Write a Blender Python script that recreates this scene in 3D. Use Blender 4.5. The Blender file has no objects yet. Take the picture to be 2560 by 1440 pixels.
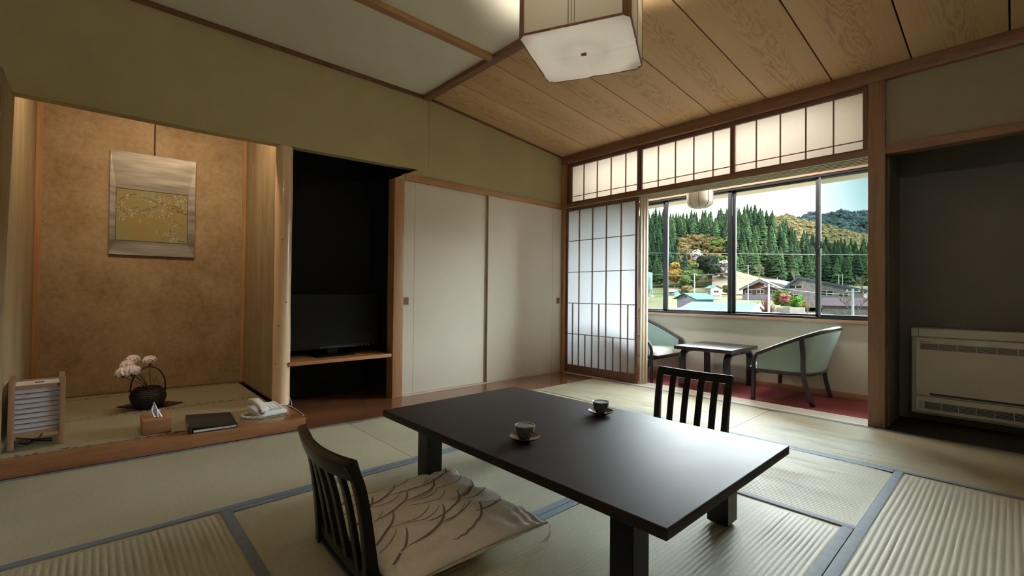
import bpy, bmesh, math, random
from math import sin, cos, pi, sqrt, atan2, radians
from mathutils import Vector, Matrix, noise as mnoise
random.seed(7)
SC = bpy.context.scene
COL = SC.collection

# ------------------------------------------------------------------ camera, light, exposure
cam_d = bpy.data.cameras.new('camera')
cam = bpy.data.objects.new('camera', cam_d)
COL.objects.link(cam)
cam_d.sensor_width = 36.0
cam_d.lens = 16.067
cam_d.clip_start = 0.02
cam_d.clip_end = 3000
def set_camera():
    yaw, pitch, roll = radians(47.62), radians(.694), radians(.584)
    F = Vector((-sin(yaw) * cos(pitch), cos(yaw) * cos(pitch), sin(pitch)))
    R = Vector((cos(yaw), sin(yaw), 0))
    U = R.cross(F)
    R2 = cos(roll) * R + sin(roll) * U
    U2 = -sin(roll) * R + cos(roll) * U
    m = Matrix((R2, U2, -F)).transposed().to_4x4()
    m.translation = Vector((3.381, -3.848, .855))
    cam.matrix_world = m
set_camera()
SC.camera = cam
SC.view_settings.view_transform = 'Standard'
SC.view_settings.look = 'None'
SC.view_settings.gamma = 1.0
SC.view_settings.use_curve_mapping = False
SC.view_settings.exposure = 0.65
cy = SC.cycles
cy.max_bounces = 8
cy.diffuse_bounces = 6
cy.glossy_bounces = 4
cy.transmission_bounces = 5
cy.transparent_max_bounces = 8
cy.caustics_reflective = False
cy.caustics_refractive = False
cy.sample_clamp_indirect = 6.0
cy.use_adaptive_sampling = True
cy.adaptive_threshold = 0.02
cy.use_denoising = True

world = bpy.data.worlds.new('sky')
SC.world = world
world.use_nodes = True
wn = world.node_tree
for n in list(wn.nodes): wn.nodes.remove(n)
def wnode(t, **k):
    n = wn.nodes.new(t)
    for a, b in k.items(): setattr(n, a, b)
    return n
SKY_GAIN = 2.6
w_out = wnode('ShaderNodeOutputWorld')
w_bg = wnode('ShaderNodeBackground')
w_tc = wnode('ShaderNodeTexCoord')
w_sep = wnode('ShaderNodeSeparateXYZ')
w_no = wnode('ShaderNodeTexNoise'); w_no.inputs['Scale'].default_value = 1.1; w_no.inputs['Detail'].default_value = 4
w_mix = wnode('ShaderNodeMix', data_type='RGBA')
# thin bright cloud to the west, thinning into clear blue to the north-east
w_dot = wnode('ShaderNodeVectorMath', operation='DOT_PRODUCT'); w_dot.inputs[1].default_value = (.94, .30, .05)
w_add = wnode('ShaderNodeMath', operation='MULTIPLY_ADD'); w_add.inputs[1].default_value = .35
w_map = wnode('ShaderNodeMapRange', interpolation_type='SMOOTHSTEP')
w_map.inputs['From Min'].default_value = .05; w_map.inputs['From Max'].default_value = .40
w_mix.inputs['A'].default_value = (1.0, .985, .96, 1)
w_mix.inputs['B'].default_value = (.105, .20, .225, 1)
w_bg.inputs['Strength'].default_value = SKY_GAIN
L = wn.links
L.new(w_tc.outputs['Generated'], w_dot.inputs[0])
L.new(w_tc.outputs['Generated'], w_no.inputs['Vector'])
L.new(w_no.outputs['Fac'], w_add.inputs[0])
L.new(w_dot.outputs['Value'], w_add.inputs[2])
L.new(w_add.outputs[0], w_map.inputs['Value'])
L.new(w_map.outputs[0], w_mix.inputs['Factor'])
L.new(w_mix.outputs['Result'], w_bg.inputs['Color'])
L.new(w_bg.outputs[0], w_out.inputs[0])

sun_d = bpy.data.lights.new('sun', 'SUN'); sun_d.energy = 3.4; sun_d.angle = radians(.6); sun_d.color = (1.0, .93, .82)
sun = bpy.data.objects.new('sun', sun_d); COL.objects.link(sun)
sun.rotation_euler = Vector((.55, .62, -.60)).to_track_quat('-Z', 'Y').to_euler()
# added soft lamp standing in for the bright northern sky, brightens the room
glow_d = bpy.data.lights.new('north_fill_sun', 'SUN'); glow_d.energy = 72.0; glow_d.angle = radians(125); glow_d.color = (.88, .95, 1.0)
glow = bpy.data.objects.new('north_fill_sun', glow_d); COL.objects.link(glow)
glow.rotation_euler = Vector((-.46, -.78, -.41)).to_track_quat('-Z', 'Y').to_euler()
# daylight portal: only steers the sampling of the sky through the veranda window
por_d = bpy.data.lights.new('window_portal', 'AREA'); por_d.shape = 'RECTANGLE'; por_d.size = 2.7; por_d.size_y = 1.3
por_d.cycles.is_portal = True
por = bpy.data.objects.new('window_portal', por_d); COL.objects.link(por)
por.location = (1.35, .93, 1.28); por.rotation_euler = (radians(-90), 0, 0)

# ------------------------------------------------------------------ materials
MATS = {}
class NT:
    def __init__(s, name):
        m = bpy.data.materials.new(name); m.use_nodes = True
        s.m = m; s.t = m.node_tree; s.b = s.t.nodes['Principled BSDF']; s.out = s.t.nodes['Material Output']
        MATS[name] = m
    def n(s, typ, **k):
        x = s.t.nodes.new(typ)
        for a, b in k.items(): setattr(x, a, b)
        return x
    def l(s, a, b): s.t.links.new(a, b)
    def math(s, op, a, b=None, c=None):
        x = s.n('ShaderNodeMath', operation=op)
        for i, v in enumerate((a, b, c)):
            if v is None: continue
            if isinstance(v, (int, float)): x.inputs[i].default_value = v
            else: s.l(v, x.inputs[i])
        return x.outputs[0]
    def coord(s, scale=(1, 1, 1), out='Object'):
        tc = s.n('ShaderNodeTexCoord'); mp = s.n('ShaderNodeMapping')
        mp.inputs['Scale'].default_value = scale
        s.l(tc.outputs[out], mp.inputs['Vector']); return mp.outputs[0]
    def noise(s, vec, scale, detail=3, rough=.5):
        x = s.n('ShaderNodeTexNoise'); x.inputs['Scale'].default_value = scale
        x.inputs['Detail'].default_value = detail; x.inputs['Roughness'].default_value = rough
        if vec is not None: s.l(vec, x.inputs['Vector'])
        return x.outputs['Fac']
    def ramp(s, fac, stops):
        x = s.n('ShaderNodeValToRGB'); r = x.color_ramp
        while len(r.elements) < len(stops): r.elements.new(.5)
        for e, (p, c) in zip(r.elements, stops):
            e.position = p; e.color = (*c, 1)
        s.l(fac, x.inputs[0]); return x.outputs[0]
    def bump(s, h, strength=.2, dist=.002):
        x = s.n('ShaderNodeBump'); x.inputs['Strength'].default_value = strength; x.inputs['Distance'].default_value = dist
        s.l(h, x.inputs['Height']); s.l(x.outputs[0], s.b.inputs['Normal'])
    def base(s, col):
        if isinstance(col, tuple): s.b.inputs['Base Color'].default_value = (*col, 1)
        else: s.l(col, s.b.inputs['Base Color'])
    def set(s, **k):
        for a, v in k.items():
            s.b.inputs[a.replace('_', ' ')].default_value = v
def lerp3(a, b, t): return tuple(x + (y - x) * t for x, y in zip(a, b))
def plain(name, c, rough=.5, var=.12, scale=8, bump=0, metallic=0, spec=.5, det=3):
    t = NT(name); v = t.coord(); f = t.noise(v, scale, det)
    t.base(t.ramp(f, [(.3, lerp3(c, (0, 0, 0), var)), (.7, tuple(min(1, q * (1 + var * .6)) for q in c))]))
    t.set(Roughness=rough, Metallic=metallic, Specular_IOR_Level=spec)
    if bump: t.bump(t.noise(v, scale * 12, 2), bump)
    return t.m
def wood(name, c1, c2, axis='z', rough=.45, freq=26, coat=0, spec=.5):
    """straight-grained timber; axis is the direction of the grain"""
    t = NT(name)
    k = {'x': (.12, 1, 1), 'y': (1, .12, 1), 'z': (1, 1, .06)}[axis]
    v = t.coord(k)
    f1 = t.noise(v, freq, 4, .6); f2 = t.noise(v, freq * 5, 2, .5); f3 = t.noise(v, 3, 2)
    f = t.math('ADD', t.math('MULTIPLY', f1, .55), t.math('ADD', t.math('MULTIPLY', f2, .25), t.math('MULTIPLY', f3, .2)))
    t.base(t.ramp(f, [(.36, c1), (.62, c2)]))
    t.set(Roughness=rough, Specular_IOR_Level=spec)
    if coat: t.set(Coat_Weight=coat, Coat_Roughness=.08)
    t.bump(f2, .08, .001)
    return t.m

plain('plain_unseen', (.78, .75, .68), .9)
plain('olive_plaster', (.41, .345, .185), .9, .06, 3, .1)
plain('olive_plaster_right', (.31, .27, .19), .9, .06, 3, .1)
plain('white_plaster', (.84, .80, .69), .9, .05, 2, .05)
plain('cream_door_paper', (.74, .67, .57), .75, .05, 1.4, .05, spec=.3)
plain('olive_shadow_strip', (.30, .27, .16), .8, .05)
plain('veranda_plaster', (.64, .60, .50), .9, .05, 3, .08)
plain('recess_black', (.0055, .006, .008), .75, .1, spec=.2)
plain('recess_grey', (.18, .165, .14), .85, .1, 2)
plain('dark_void', (.02, .018, .015), .95)
plain('black_lacquer', (.006, .006, .0065), .30, .2, 12, spec=.28)
plain('black_satin', (.020, .021, .024), .38, .2, 12)
plain('espresso_wood', (.020, .015, .016), .30, .3, 10)
plain('aluminium_frame', (.045, .050, .056), .38, .1, 6, metallic=.6)
plain('aluminium_light', (.16, .17, .17), .4, .1, 6, metallic=.6)
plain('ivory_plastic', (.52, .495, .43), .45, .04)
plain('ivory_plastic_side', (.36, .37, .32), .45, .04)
plain('vent_dark', (.022, .023, .022), .6)
plain('paper_cream', (.66, .62, .53), .85, .03)
plain('lettering_dark', (.04, .04, .045), .5)
plain('white_plastic', (.70, .71, .70), .30, .03)
plain('key_white', (.85, .85, .84), .35, .02)
plain('phone_panel', (.46, .46, .50), .4, .03)
plain('tissue_white', (.80, .85, .90), .9, .03)
plain('binder_black', (.013, .018, .016), .42, .15, 30, .1)
plain('paper_white', (.70, .69, .66), .8, .03)
plain('tissue_box_wood', (.30, .145, .065), .45, .15, 9)
plain('maroon_cloth', (.050, .012, .018), .9, .2)
plain('basket_dark', (.016, .012, .010), .6, .4, 30, .4)
plain('petal_white', (.78, .68, .67), .8, .08, 40)
plain('stem_green', (.045, .055, .022), .6)
plain('filler_gold', (.35, .26, .12), .7)
plain('cord_black', (.012, .012, .014), .6)
plain('cord_white', (.60, .59, .58), .5)
plain('lamp_shade_cream', (.74, .67, .50), .85, .03)
plain('shade_seam', (.34, .30, .20), .85, .03)
plain('red_carpet', (.27, .048, .055), .95, .2, 60, .3)
plain('black_iron', (.02, .018, .015), .5)
plain('saucer_brown', (.085, .030, .018), .18, .2, 14)
plain('glaze_inner', (.50, .52, .46), .2, .04)
plain('white_rim_light', (.6, .6, .6), .4)
plain('eave_beige', (.42, .36, .29), .9, .05)
plain('cushion_piping', (.40, .36, .30), .9)
plain('arc_print', (.24, .185, .155), .95, .1)
plain('tv_bezel', (.007, .007, .008), .22, spec=.3)
plain('tv_silver', (.35, .35, .36), .35)
wood('post_wood', (.30, .145, .062), (.45, .245, .115), 'z', .42)
wood('post_wood_h', (.30, .145, .062), (.46, .25, .12), 'y', .45)
wood('beam_wood', (.175, .080, .042), (.27, .135, .075), 'x', .45)
wood('trim_brown', (.14, .062, .032), (.22, .105, .055), 'y', .5)
wood('beam_light', (.34, .17, .075), (.46, .25, .12), 'y', .5)
wood('frame_wood', (.13, .058, .040), (.20, .095, .065), 'z', .5)
wood('right_post_wood', (.20, .105, .058), (.31, .17, .095), 'z', .45)
wood('lattice_wood', (.20, .10, .055), (.32, .17, .095), 'z', .5)
wood('pale_jamb', (.60, .50, .38), (.68, .58, .45), 'z', .5, 8)
wood('pale_track', (.58, .53, .44), (.72, .67, .57), 'x', .4)
wood('sill_wood', (.36, .21, .13), (.50, .31, .21), 'x', .45)
wood('skirting_wood', (.38, .20, .10), (.52, .31, .17), 'x', .5, 14)
wood('step_wood', (.23, .085, .034), (.34, .145, .062), 'y', .30, 22, .4)
wood('floor_board_wood', (.155, .060, .026), (.25, .105, .048), 'y', .26, 18, .5)
wood('shelf_wood', (.36, .15, .055), (.48, .22, .09), 'y', .4)
wood('log_wood', (.66, .42, .23), (.80, .58, .38), 'z', .28, 20, .4)
wood('lantern_wood', (.26, .145, .080), (.38, .23, .13), 'z', .5)
wood('lamp_frame_wood', (.17, .062, .030), (.25, .10, .05), 'z', .4)

def m_planks():
    t = NT('ceiling_cedar')
    tc = t.n('ShaderNodeTexCoord'); sep = t.n('ShaderNodeSeparateXYZ'); t.l(tc.outputs['Object'], sep.inputs[0])
    oi = t.n('ShaderNodeObjectInfo')
    rnd = t.math('MULTIPLY', oi.outputs['Random'], 37.0)
    cmb = t.n('ShaderNodeCombineXYZ')
    t.l(t.math('MULTIPLY', sep.outputs[0], 5.0), cmb.inputs[0]); t.l(t.math('MULTIPLY', sep.outputs[1], 1.1), cmb.inputs[1]); t.l(rnd, cmb.inputs[2])
    n1 = t.noise(cmb.outputs[0], 1.6, 2)
    n2 = t.noise(cmb.outputs[0], 14, 3)
    xx = t.math('ADD', sep.outputs[0], t.math('MULTIPLY', t.math('SUBTRACT', n1, .5), .22))
    x2 = t.math('MULTIPLY', t.math('MULTIPLY', xx, xx), 150.0)
    val = t.math('ADD', t.math('ADD', x2, t.math('MULTIPLY', sep.outputs[1], 2.6)), t.math('ADD', t.math('MULTIPLY', n1, 7.0), t.math('MULTIPLY', n2, .8)))
    s = t.math('SINE', t.math('MULTIPLY', val, 9.0))
    s = t.math('MULTIPLY_ADD', s, .5, .5)
    # cathedral figure only along the heart of the board, straight fine grain at its edges
    heart = t.n('ShaderNodeMapRange'); heart.inputs['From Min'].default_value = .020; heart.inputs['From Max'].default_value = .004
    t.l(t.math('MULTIPLY', xx, xx), heart.inputs['Value'])
    cm2 = t.n('ShaderNodeCombineXYZ'); t.l(t.math('MULTIPLY', sep.outputs[0], 60.0), cm2.inputs[0]); t.l(sep.outputs[1], cm2.inputs[1]); t.l(rnd, cm2.inputs[2])
    fine = t.noise(cm2.outputs[0], 1.2, 3)
    g = t.math('ADD', t.math('MULTIPLY', t.math('MULTIPLY', s, heart.outputs[0]), .34), t.math('MULTIPLY', fine, .55))
    t.base(t.ramp(g, [(.15, (.68, .45, .255)), (.45, (.62, .40, .215)), (.8, (.42, .24, .115))]))
    t.set(Roughness=.55, Specular_IOR_Level=.3)
m_planks()

def m_toko(name, c1, c2, stretch=(1, 1, 1)):
    t = NT(name); v = t.coord(stretch)
    a = t.noise(v, 3.2, 6, .68); b = t.noise(v, 28, 4, .7)
    f = t.math('ADD', t.math('MULTIPLY', a, .6), t.math('MULTIPLY', b, .4))
    t.base(t.ramp(f, [(.38, c1), (.50, lerp3(c1, c2, .5)), (.64, c2)]))
    t.set(Roughness=.7, Specular_IOR_Level=.4)
    t.bump(b, .15, .002)
m_toko('alcove_paper', (.215, .135, .065), (.37, .265, .155))
m_toko('alcove_side_paper', (.22, .155, .08), (.36, .275, .165), (1.2, 1.2, .16))

def m_tatami(name, c, green=0.0):
    t = NT(name); v = t.coord()
    a = t.noise(v, 2.0, 3); b = t.noise(v, 160, 2, .6); cc = t.noise(t.coord((1, 14, 1)), 34, 2)
    f = t.math('ADD', t.math('MULTIPLY', a, .35), t.math('ADD', t.math('MULTIPLY', b, .4), t.math('MULTIPLY', cc, .25)))
    t.base(t.ramp(f, [(.35, lerp3(c, (0, 0, 0), .22)), (.65, tuple(min(1, q * 1.08) for q in c))]))
    t.set(Roughness=.58, Specular_IOR_Level=.28)
    t.bump(b, .25, .0012)
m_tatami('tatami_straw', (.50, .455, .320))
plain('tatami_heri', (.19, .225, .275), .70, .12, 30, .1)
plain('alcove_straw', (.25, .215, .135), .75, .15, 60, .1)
def m_pattern_heri():
    t = NT('alcove_heri'); v = t.coord((1, 1, 1)); f = t.n('ShaderNodeTexVoronoi'); f.inputs['Scale'].default_value = 34
    t.l(v, f.inputs['Vector'])
    t.base(t.ramp(f.outputs['Distance'], [(.25, (.045, .045, .05)), (.42, (.24, .21, .14))]))
    t.set(Roughness=.8)
m_pattern_heri()
def m_table():
    t = NT('table_top_lacquer'); v = t.coord()
    a = t.noise(v, 5, 5, .7); b = t.noise(v, 60, 3)
    t.base(t.ramp(a, [(.3, (.020, .014, .014)), (.7, (.030, .021, .019))]))
    r = t.math('MULTIPLY_ADD', a, .12, .45)
    t.l(r, t.b.inputs['Roughness'])
    t.set(Specular_IOR_Level=.15)
    t.bump(b, .02, .0006)
m_table()
def m_paper(name, c, tr=.75, rough=.9):
    t = NT(name)
    d = t.n('ShaderNodeBsdfDiffuse'); d.inputs['Color'].default_value = (*c, 1)
    x = t.n('ShaderNodeBsdfTranslucent'); x.inputs['Color'].default_value = (*c, 1)
    m = t.n('ShaderNodeMixShader'); m.inputs[0].default_value = tr
    f = t.noise(t.coord(), 40, 4)
    t.l(t.ramp(f, [(.3, lerp3(c, (0, 0, 0), .05)), (.7, c)]), x.inputs['Color'])
    t.l(d.outputs[0], m.inputs[1]); t.l(x.outputs[0], m.inputs[2]); t.l(m.outputs[0], t.out.inputs[0])
m_paper('shoji_paper', (.52, .52, .55), .34)
m_paper('transom_paper', (.70, .66, .58), .44)
m_paper('lantern_paper', (.72, .72, .76), .35)
m_paper('lamp_shade_paper', (.62, .56, .44), .035)
m_paper('pendant_bottom', (.82, .82, .80), .12)
def m_glass(name, tint, haze=0.0):
    """window pane: mostly see-through, with a slight mirror coat and an optional veil that imitates haze"""
    t = NT(name)
    tr = t.n('ShaderNodeBsdfTransparent'); tr.inputs['Color'].default_value = (*tint, 1)
    gl = t.n('ShaderNodeBsdfGlossy'); gl.inputs['Roughness'].default_value = .02
    fr = t.n('ShaderNodeFresnel'); fr.inputs['IOR'].default_value = 1.18
    m = t.n('ShaderNodeMixShader'); t.l(fr.outputs[0], m.inputs[0]); t.l(tr.outputs[0], m.inputs[1]); t.l(gl.outputs[0], m.inputs[2])
    last = m.outputs[0]
    if haze:
        x = t.n('ShaderNodeBsdfTranslucent'); x.inputs['Color'].default_value = (.8, .85, .85, 1)
        m2 = t.n('ShaderNodeMixShader'); m2.inputs[0].default_value = haze
        t.l(last, m2.inputs[1]); t.l(x.outputs[0], m2.inputs[2]); last = m2.outputs[0]
    t.l(last, t.out.inputs[0])
m_glass('clear_pane', (.95, .97, .965))
m_glass('screened_pane', (.72, .78, .77))
def m_fabric(name, c, scale=220):
    t = NT(name); v = t.coord(); f = t.noise(v, scale, 2); g = t.noise(v, 5, 2)
    t.base(t.ramp(t.math('ADD', t.math('MULTIPLY', f, .5), t.math('MULTIPLY', g, .5)), [(.35, lerp3(c, (0, 0, 0), .12)), (.65, tuple(min(1, q * 1.06) for q in c))]))
    t.set(Roughness=.85, Sheen_Weight=.2, Specular_IOR_Level=.3); t.bump(f, .15, .001)
m_fabric('cushion_fabric', (.86, .79, .71), 160)
m_fabric('teal_upholstery', (.30, .40, .38))
m_fabric('seat_upholstery', (.46, .49, .44))
def m_silver():
    t = NT('silver_brocade'); v = t.coord((1, .35, 3.2)); f = t.noise(v, 4.5, 4, .6)
    t.base(t.ramp(f, [(.3, (.12, .105, .092)), (.55, (.26, .235, .21)), (.75, (.38, .36, .33))]))
    t.set(Roughness=.42, Metallic=.55)
m_silver()
def m_art():
    t = NT('painting_gold'); v = t.coord(); f = t.noise(v, 5, 3); g = t.noise(v, 30, 3)
    t.base(t.ramp(t.math('ADD', t.math('MULTIPLY', f, .75), t.math('MULTIPLY', g, .25)), [(.38, (.235, .165, .050)), (.50, (.225, .18, .065)), (.60, (.20, .21, .10))]))
    t.set(Roughness=.6)
m_art()
plain('painting_branch', (.085, .058, .035), .8, .3, 60)
plain('painting_blossom', (.40, .37, .22), .8, .3, 60)
def m_cup():
    t = NT('cup_pattern'); v = t.coord(); f = t.n('ShaderNodeTexVoronoi'); f.feature = 'DISTANCE_TO_EDGE'; f.inputs['Scale'].default_value = 190
    t.l(v, f.inputs['Vector'])
    t.base(t.ramp(f.outputs['Distance'], [(.10, (.16, .18, .17)), (.20, (.012, .018, .024))]))
    t.set(Roughness=.15)
m_cup()

# ------------------------------------------------------------------ mesh helpers
class MB:
    def __init__(s): s.v = []; s.f = []; s.mi = []
    def add(s, vs, fs, mi=0):
        o = len(s.v); s.v += [tuple(p) for p in vs]
        for f in fs: s.f.append(tuple(i + o for i in f)); s.mi.append(mi)
        return s
    def box(s, x0, x1, y0, y1, z0, z1, mi=0):
        v = [(x0, y0, z0), (x1, y0, z0), (x1, y1, z0), (x0, y1, z0), (x0, y0, z1), (x1, y0, z1), (x1, y1, z1), (x0, y1, z1)]
        return s.add(v, [(3, 2, 1, 0), (4, 5, 6, 7), (0, 1, 5, 4), (1, 2, 6, 5), (2, 3, 7, 6), (3, 0, 4, 7)], mi)
    def bar(s, p, q, w, h, up=(0, 0, 1), mi=0):
        p = Vector(p); q = Vector(q); d = (q - p).normalized(); up = Vector(up)
        a = d.cross(up)
        if a.length < 1e-5: a = d.cross(Vector((1, 0, 0)))
        a.normalize(); b = a.cross(d)
        vs = []
        for c in (p, q):
            for (i, j) in ((-1, -1), (1, -1), (1, 1), (-1, 1)): vs.append(c + a * (i * w / 2) + b * (j * h / 2))
        return s.add(vs, [(0, 1, 2, 3), (7, 6, 5, 4), (0, 4, 5, 1), (1, 5, 6, 2), (2, 6, 7, 3), (3, 7, 4, 0)], mi)
    def prism(s, pts, axis, a, b, mi=0):
        """extrude a closed 2-D polygon along an axis from a to b"""
        n = len(pts); vs = []
        for c in (a, b):
            for (u, w) in pts:
                vs.append({'x': (c, u, w), 'y': (u, c, w), 'z': (u, w, c)}[axis])
        fs = [tuple(range(n)), tuple(range(2 * n - 1, n - 1, -1))] + [(i, i + n, (i + 1) % n + n, (i + 1) % n) for i in range(n)]
        return s.add(vs, fs, mi)
    def tube(s, pts, r, n=8, mi=0, cap=True, flat=1.0, up=(0, 0, 1)):
        pts = [Vector(p) for p in pts]; m = len(pts); rs = r if isinstance(r, (list, tuple)) else [r] * m
        vs = []; prev = None
        for i, p in enumerate(pts):
            d = (pts[min(i + 1, m - 1)] - pts[max(i - 1, 0)]).normalized()
            if prev is None:
                a = d.cross(Vector(up))
                if a.length < 1e-4: a = d.cross(Vector((1, 0, 0)))
            else:
                a = prev - d * prev.dot(d)
            a.normalize(); prev = a; b = d.cross(a)
            for k in range(n):
                t = 2 * pi * k / n
                vs.append(p + a * (cos(t) * rs[i]) + b * (sin(t) * rs[i] * flat))
        fs = []
        for i in range(m - 1):
            for k in range(n):
                fs.append((i * n + k, i * n + (k + 1) % n, (i + 1) * n + (k + 1) % n, (i + 1) * n + k))
        if cap: fs += [tuple(range(n - 1, -1, -1)), tuple(range((m - 1) * n, m * n))]
        return s.add(vs, fs, mi)
    def strap(s, pts, w, th, side=(0, 0, 1), mi=0):
        """rectangular-section bent strip: w across side direction, th normal to the path"""
        pts = [Vector(p) for p in pts]; m = len(pts); side = Vector(side).normalized(); vs = []
        ws = w if isinstance(w, (list, tuple)) else [w] * m
        ts = th if isinstance(th, (list, tuple)) else [th] * m
        for i, p in enumerate(pts):
            d = (pts[min(i + 1, m - 1)] - pts[max(i - 1, 0)]).normalized()
            b = d.cross(side).normalized(); a = side
            for (u, t) in ((-1, -1), (1, -1), (1, 1), (-1, 1)): vs.append(p + a * (u * ws[i] / 2) + b * (t * ts[i] / 2))
        fs = [(3, 2, 1, 0), tuple((m - 1) * 4 + k for k in range(4))]
        for i in range(m - 1):
            for k in range(4): fs.append((i * 4 + k, i * 4 + (k + 1) % 4, (i + 1) * 4 + (k + 1) % 4, (i + 1) * 4 + k))
        return s.add(vs, fs, mi)
    def lathe(s, prof, c=(0, 0, 0), n=24, mi=0, sx=1, sy=1, squircle=1.0):
        vs = []
        for (r, z) in prof:
            for k in range(n):
                t = 2 * pi * k / n; q = 1.0
                if squircle != 1.0:
                    q = (abs(cos(t)) ** squircle + abs(sin(t)) ** squircle) ** (-1 / squircle)
                vs.append((c[0] + cos(t) * r * sx * q, c[1] + sin(t) * r * sy * q, c[2] + z))
        fs = []
        for i in range(len(prof) - 1):
            for k in range(n): fs.append((i * n + k, i * n + (k + 1) % n, (i + 1) * n + (k + 1) % n, (i + 1) * n + k))
        fs += [tuple(range(n - 1, -1, -1)), tuple(range((len(prof) - 1) * n, len(prof) * n))]
        return s.add(vs, fs, mi)
    def grid(s, nu, nv, fn, mi=0, closed_u=False):
        vs = [fn(i / nu, j / nv) for j in range(nv + 1) for i in range(nu + 1)]
        fs = [(j * (nu + 1) + i, j * (nu + 1) + i + 1, (j + 1) * (nu + 1) + i + 1, (j + 1) * (nu + 1) + i) for j in range(nv) for i in range(nu)]
        return s.add(vs, fs, mi)
    def mesh(s, name, mats, bevel=0, smooth=False, seg=2, fixn=True):
        me = bpy.data.meshes.new(name); me.from_pydata(s.v, [], s.f)
        for m in (mats if isinstance(mats, (list, tuple)) else [mats]): me.materials.append(MATS[m])
        if any(s.mi):
            for p, i in zip(me.polygons, s.mi): p.material_index = i
        bm = bmesh.new(); bm.from_mesh(me)
        if fixn: bmesh.ops.recalc_face_normals(bm, faces=bm.faces)
        if bevel:
            es = [e for e in bm.edges if len(e.link_faces) == 2 and e.calc_face_angle(0) > .6]
            bmesh.ops.bevel(bm, geom=es, offset=bevel, segments=seg, affect='EDGES', profile=.6, clamp_overlap=True)
        bm.to_mesh(me); bm.free()
        if smooth or bevel:
            for p in me.polygons: p.use_smooth = True
            try: me.set_sharp_from_angle(angle=radians(38))
            except Exception: pass
        return me
    def build(s, name, mats, parent=None, bevel=0, smooth=False, kind=None, loc=None, **k):
        o = bpy.data.objects.new(name, s.mesh(name, mats, bevel, smooth, **k)); COL.objects.link(o)
        if parent is not None: o.parent = parent
        if kind: o['kind'] = kind
        if loc is not None: o.location = loc
        return o
def box_obj(name, mat, b, parent=None, bevel=0, kind=None):
    return MB().box(*b).build(name, mat, parent, bevel, kind=kind)
def empty(name, label=None, cat=None, loc=(0, 0, 0), rz=0, group=None, kind=None):
    o = bpy.data.objects.new(name, None); COL.objects.link(o); o.location = loc; o.rotation_euler = (0, 0, rz)
    o.empty_display_size = .05
    return tag(o, label, cat, group, kind)
def tag(o, label=None, cat=None, group=None, kind=None):
    if label: o['label'] = label
    if cat: o['category'] = cat
    if group: o['group'] = group
    if kind: o['kind'] = kind
    return o
def kids(o): return KID.get(o.name, []) or [c for c in bpy.data.objects if c.parent is o]
KID = {}
def copy_tree(o, parent=None, lib=None):
    if lib is None:
        lib = {}
        for c in bpy.data.objects:
            if c.parent is not None: lib.setdefault(c.parent.name, []).append(c)
    c = o.copy(); COL.objects.link(c)
    if parent is not None: c.parent = parent
    for ch in lib.get(o.name, []): copy_tree(ch, c, lib)
    return c
BF = [(0, 1, 2, 3), (7, 6, 5, 4), (0, 4, 5, 1), (1, 5, 6, 2), (2, 6, 7, 3), (3, 7, 4, 0)]
# ------------------------------------------------------------------ room shell
# x runs along the window wall, y towards the window (y=0), z up; the closet wall is the plane x=0
S = 'structure'
XR, YB = 5.3, -5.6
floor = MB().box(-1.4, XR, YB, .95, -.12, -.045).build('floor', 'dark_void', kind=S)

def mat_piece(c00, c10, c11, c01, ribs_along, n_ribs, heri):
    """tatami: corners at (s,t) = 00 10 11 01; ribs_along 's' or 't'; heri = list of sides ('s0','s1','t0','t1') bound with cloth"""
    P = [Vector((*c, 0)) for c in (c00, c10, c11, c01)]
    def at(s, t): return P[0] * ((1 - s) * (1 - t)) + P[1] * (s * (1 - t)) + P[2] * (s * t) + P[3] * ((1 - s) * t)
    NS = n_ribs * 6; mb = MB(); ph = random.random() * 9; g = .0018
    def pt(a, b):
        s, t = (a, b) if ribs_along == 't' else (b, a)
        p = at(s, t)
        wob = mnoise.noise(Vector((b * 9, ph, a * n_ribs * .15))) * .25
        r = abs(sin(pi * (a * n_ribs + wob)))
        h = -.0032 + .0029 * (r ** .48)
        e = min(a, 1 - a, b, 1 - b)
        if e <= 0: h = -.0045
        return (p.x, p.y, h)
    mb.grid(NS, 14, pt)
    # straw body below the woven face
    o = mb.build('tatami_mat', 'tatami_straw', floor, smooth=True)
    body = MB(); q = [at(0, 0), at(1, 0), at(1, 1), at(0, 1)]
    body.add([(p.x, p.y, -.004) for p in q] + [(p.x, p.y, -.045) for p in q], [(0, 1, 2, 3), (0, 4, 5, 1), (1, 5, 6, 2), (2, 6, 7, 3), (3, 7, 4, 0)])
    body.build('mat_core', 'tatami_straw', o)
    W = .034
    for sd in heri:
        L1 = (at(1, 0) - at(0, 0)).length; L2 = (at(0, 1) - at(0, 0)).length
        k = W / (L1 if sd[0] == 's' else L2); lo, hi = (0, k) if sd[1] == '0' else (1 - k, 1)
        h = MB()
        def hp(a, b, lo=lo, hi=hi, sd=sd):
            u = lo + (hi - lo) * b; s, t = (u, a) if sd[0] == 's' else (a, u)
            p = at(s, t); outer = b if sd[1] == '0' else 1 - b
            return (p.x, p.y, .0005 + .0008 * sin(pi * outer) + .0002 * sin(a * 80))
        h.grid(24, 5, hp); h.build('cloth_border', 'tatami_heri', o, smooth=True)
    return o
e = .0015
XB0, XB1 = .49, .415     # board edge drifts a little along the wall
def xb(y): return XB0 + (XB1 - XB0) * (-y / 4.3)
X1, X2, X3, Y1, Y2, Y3, Y4 = 1.312, 2.148, 2.985, -.915, -1.771, -3.442, -2.612
mat_piece((xb(-.1) + e, Y1 + e), (X2 - e, Y1 + e), (X2 - e, -.06), (xb(-.1) + e, -.06), 's', 52, ['t1'])
mat_piece((X2 + e, Y1 + e), (3.83, Y1 + e), (3.83, -.06), (X2 + e, -.06), 's', 52, ['t0', 't1'])
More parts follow.
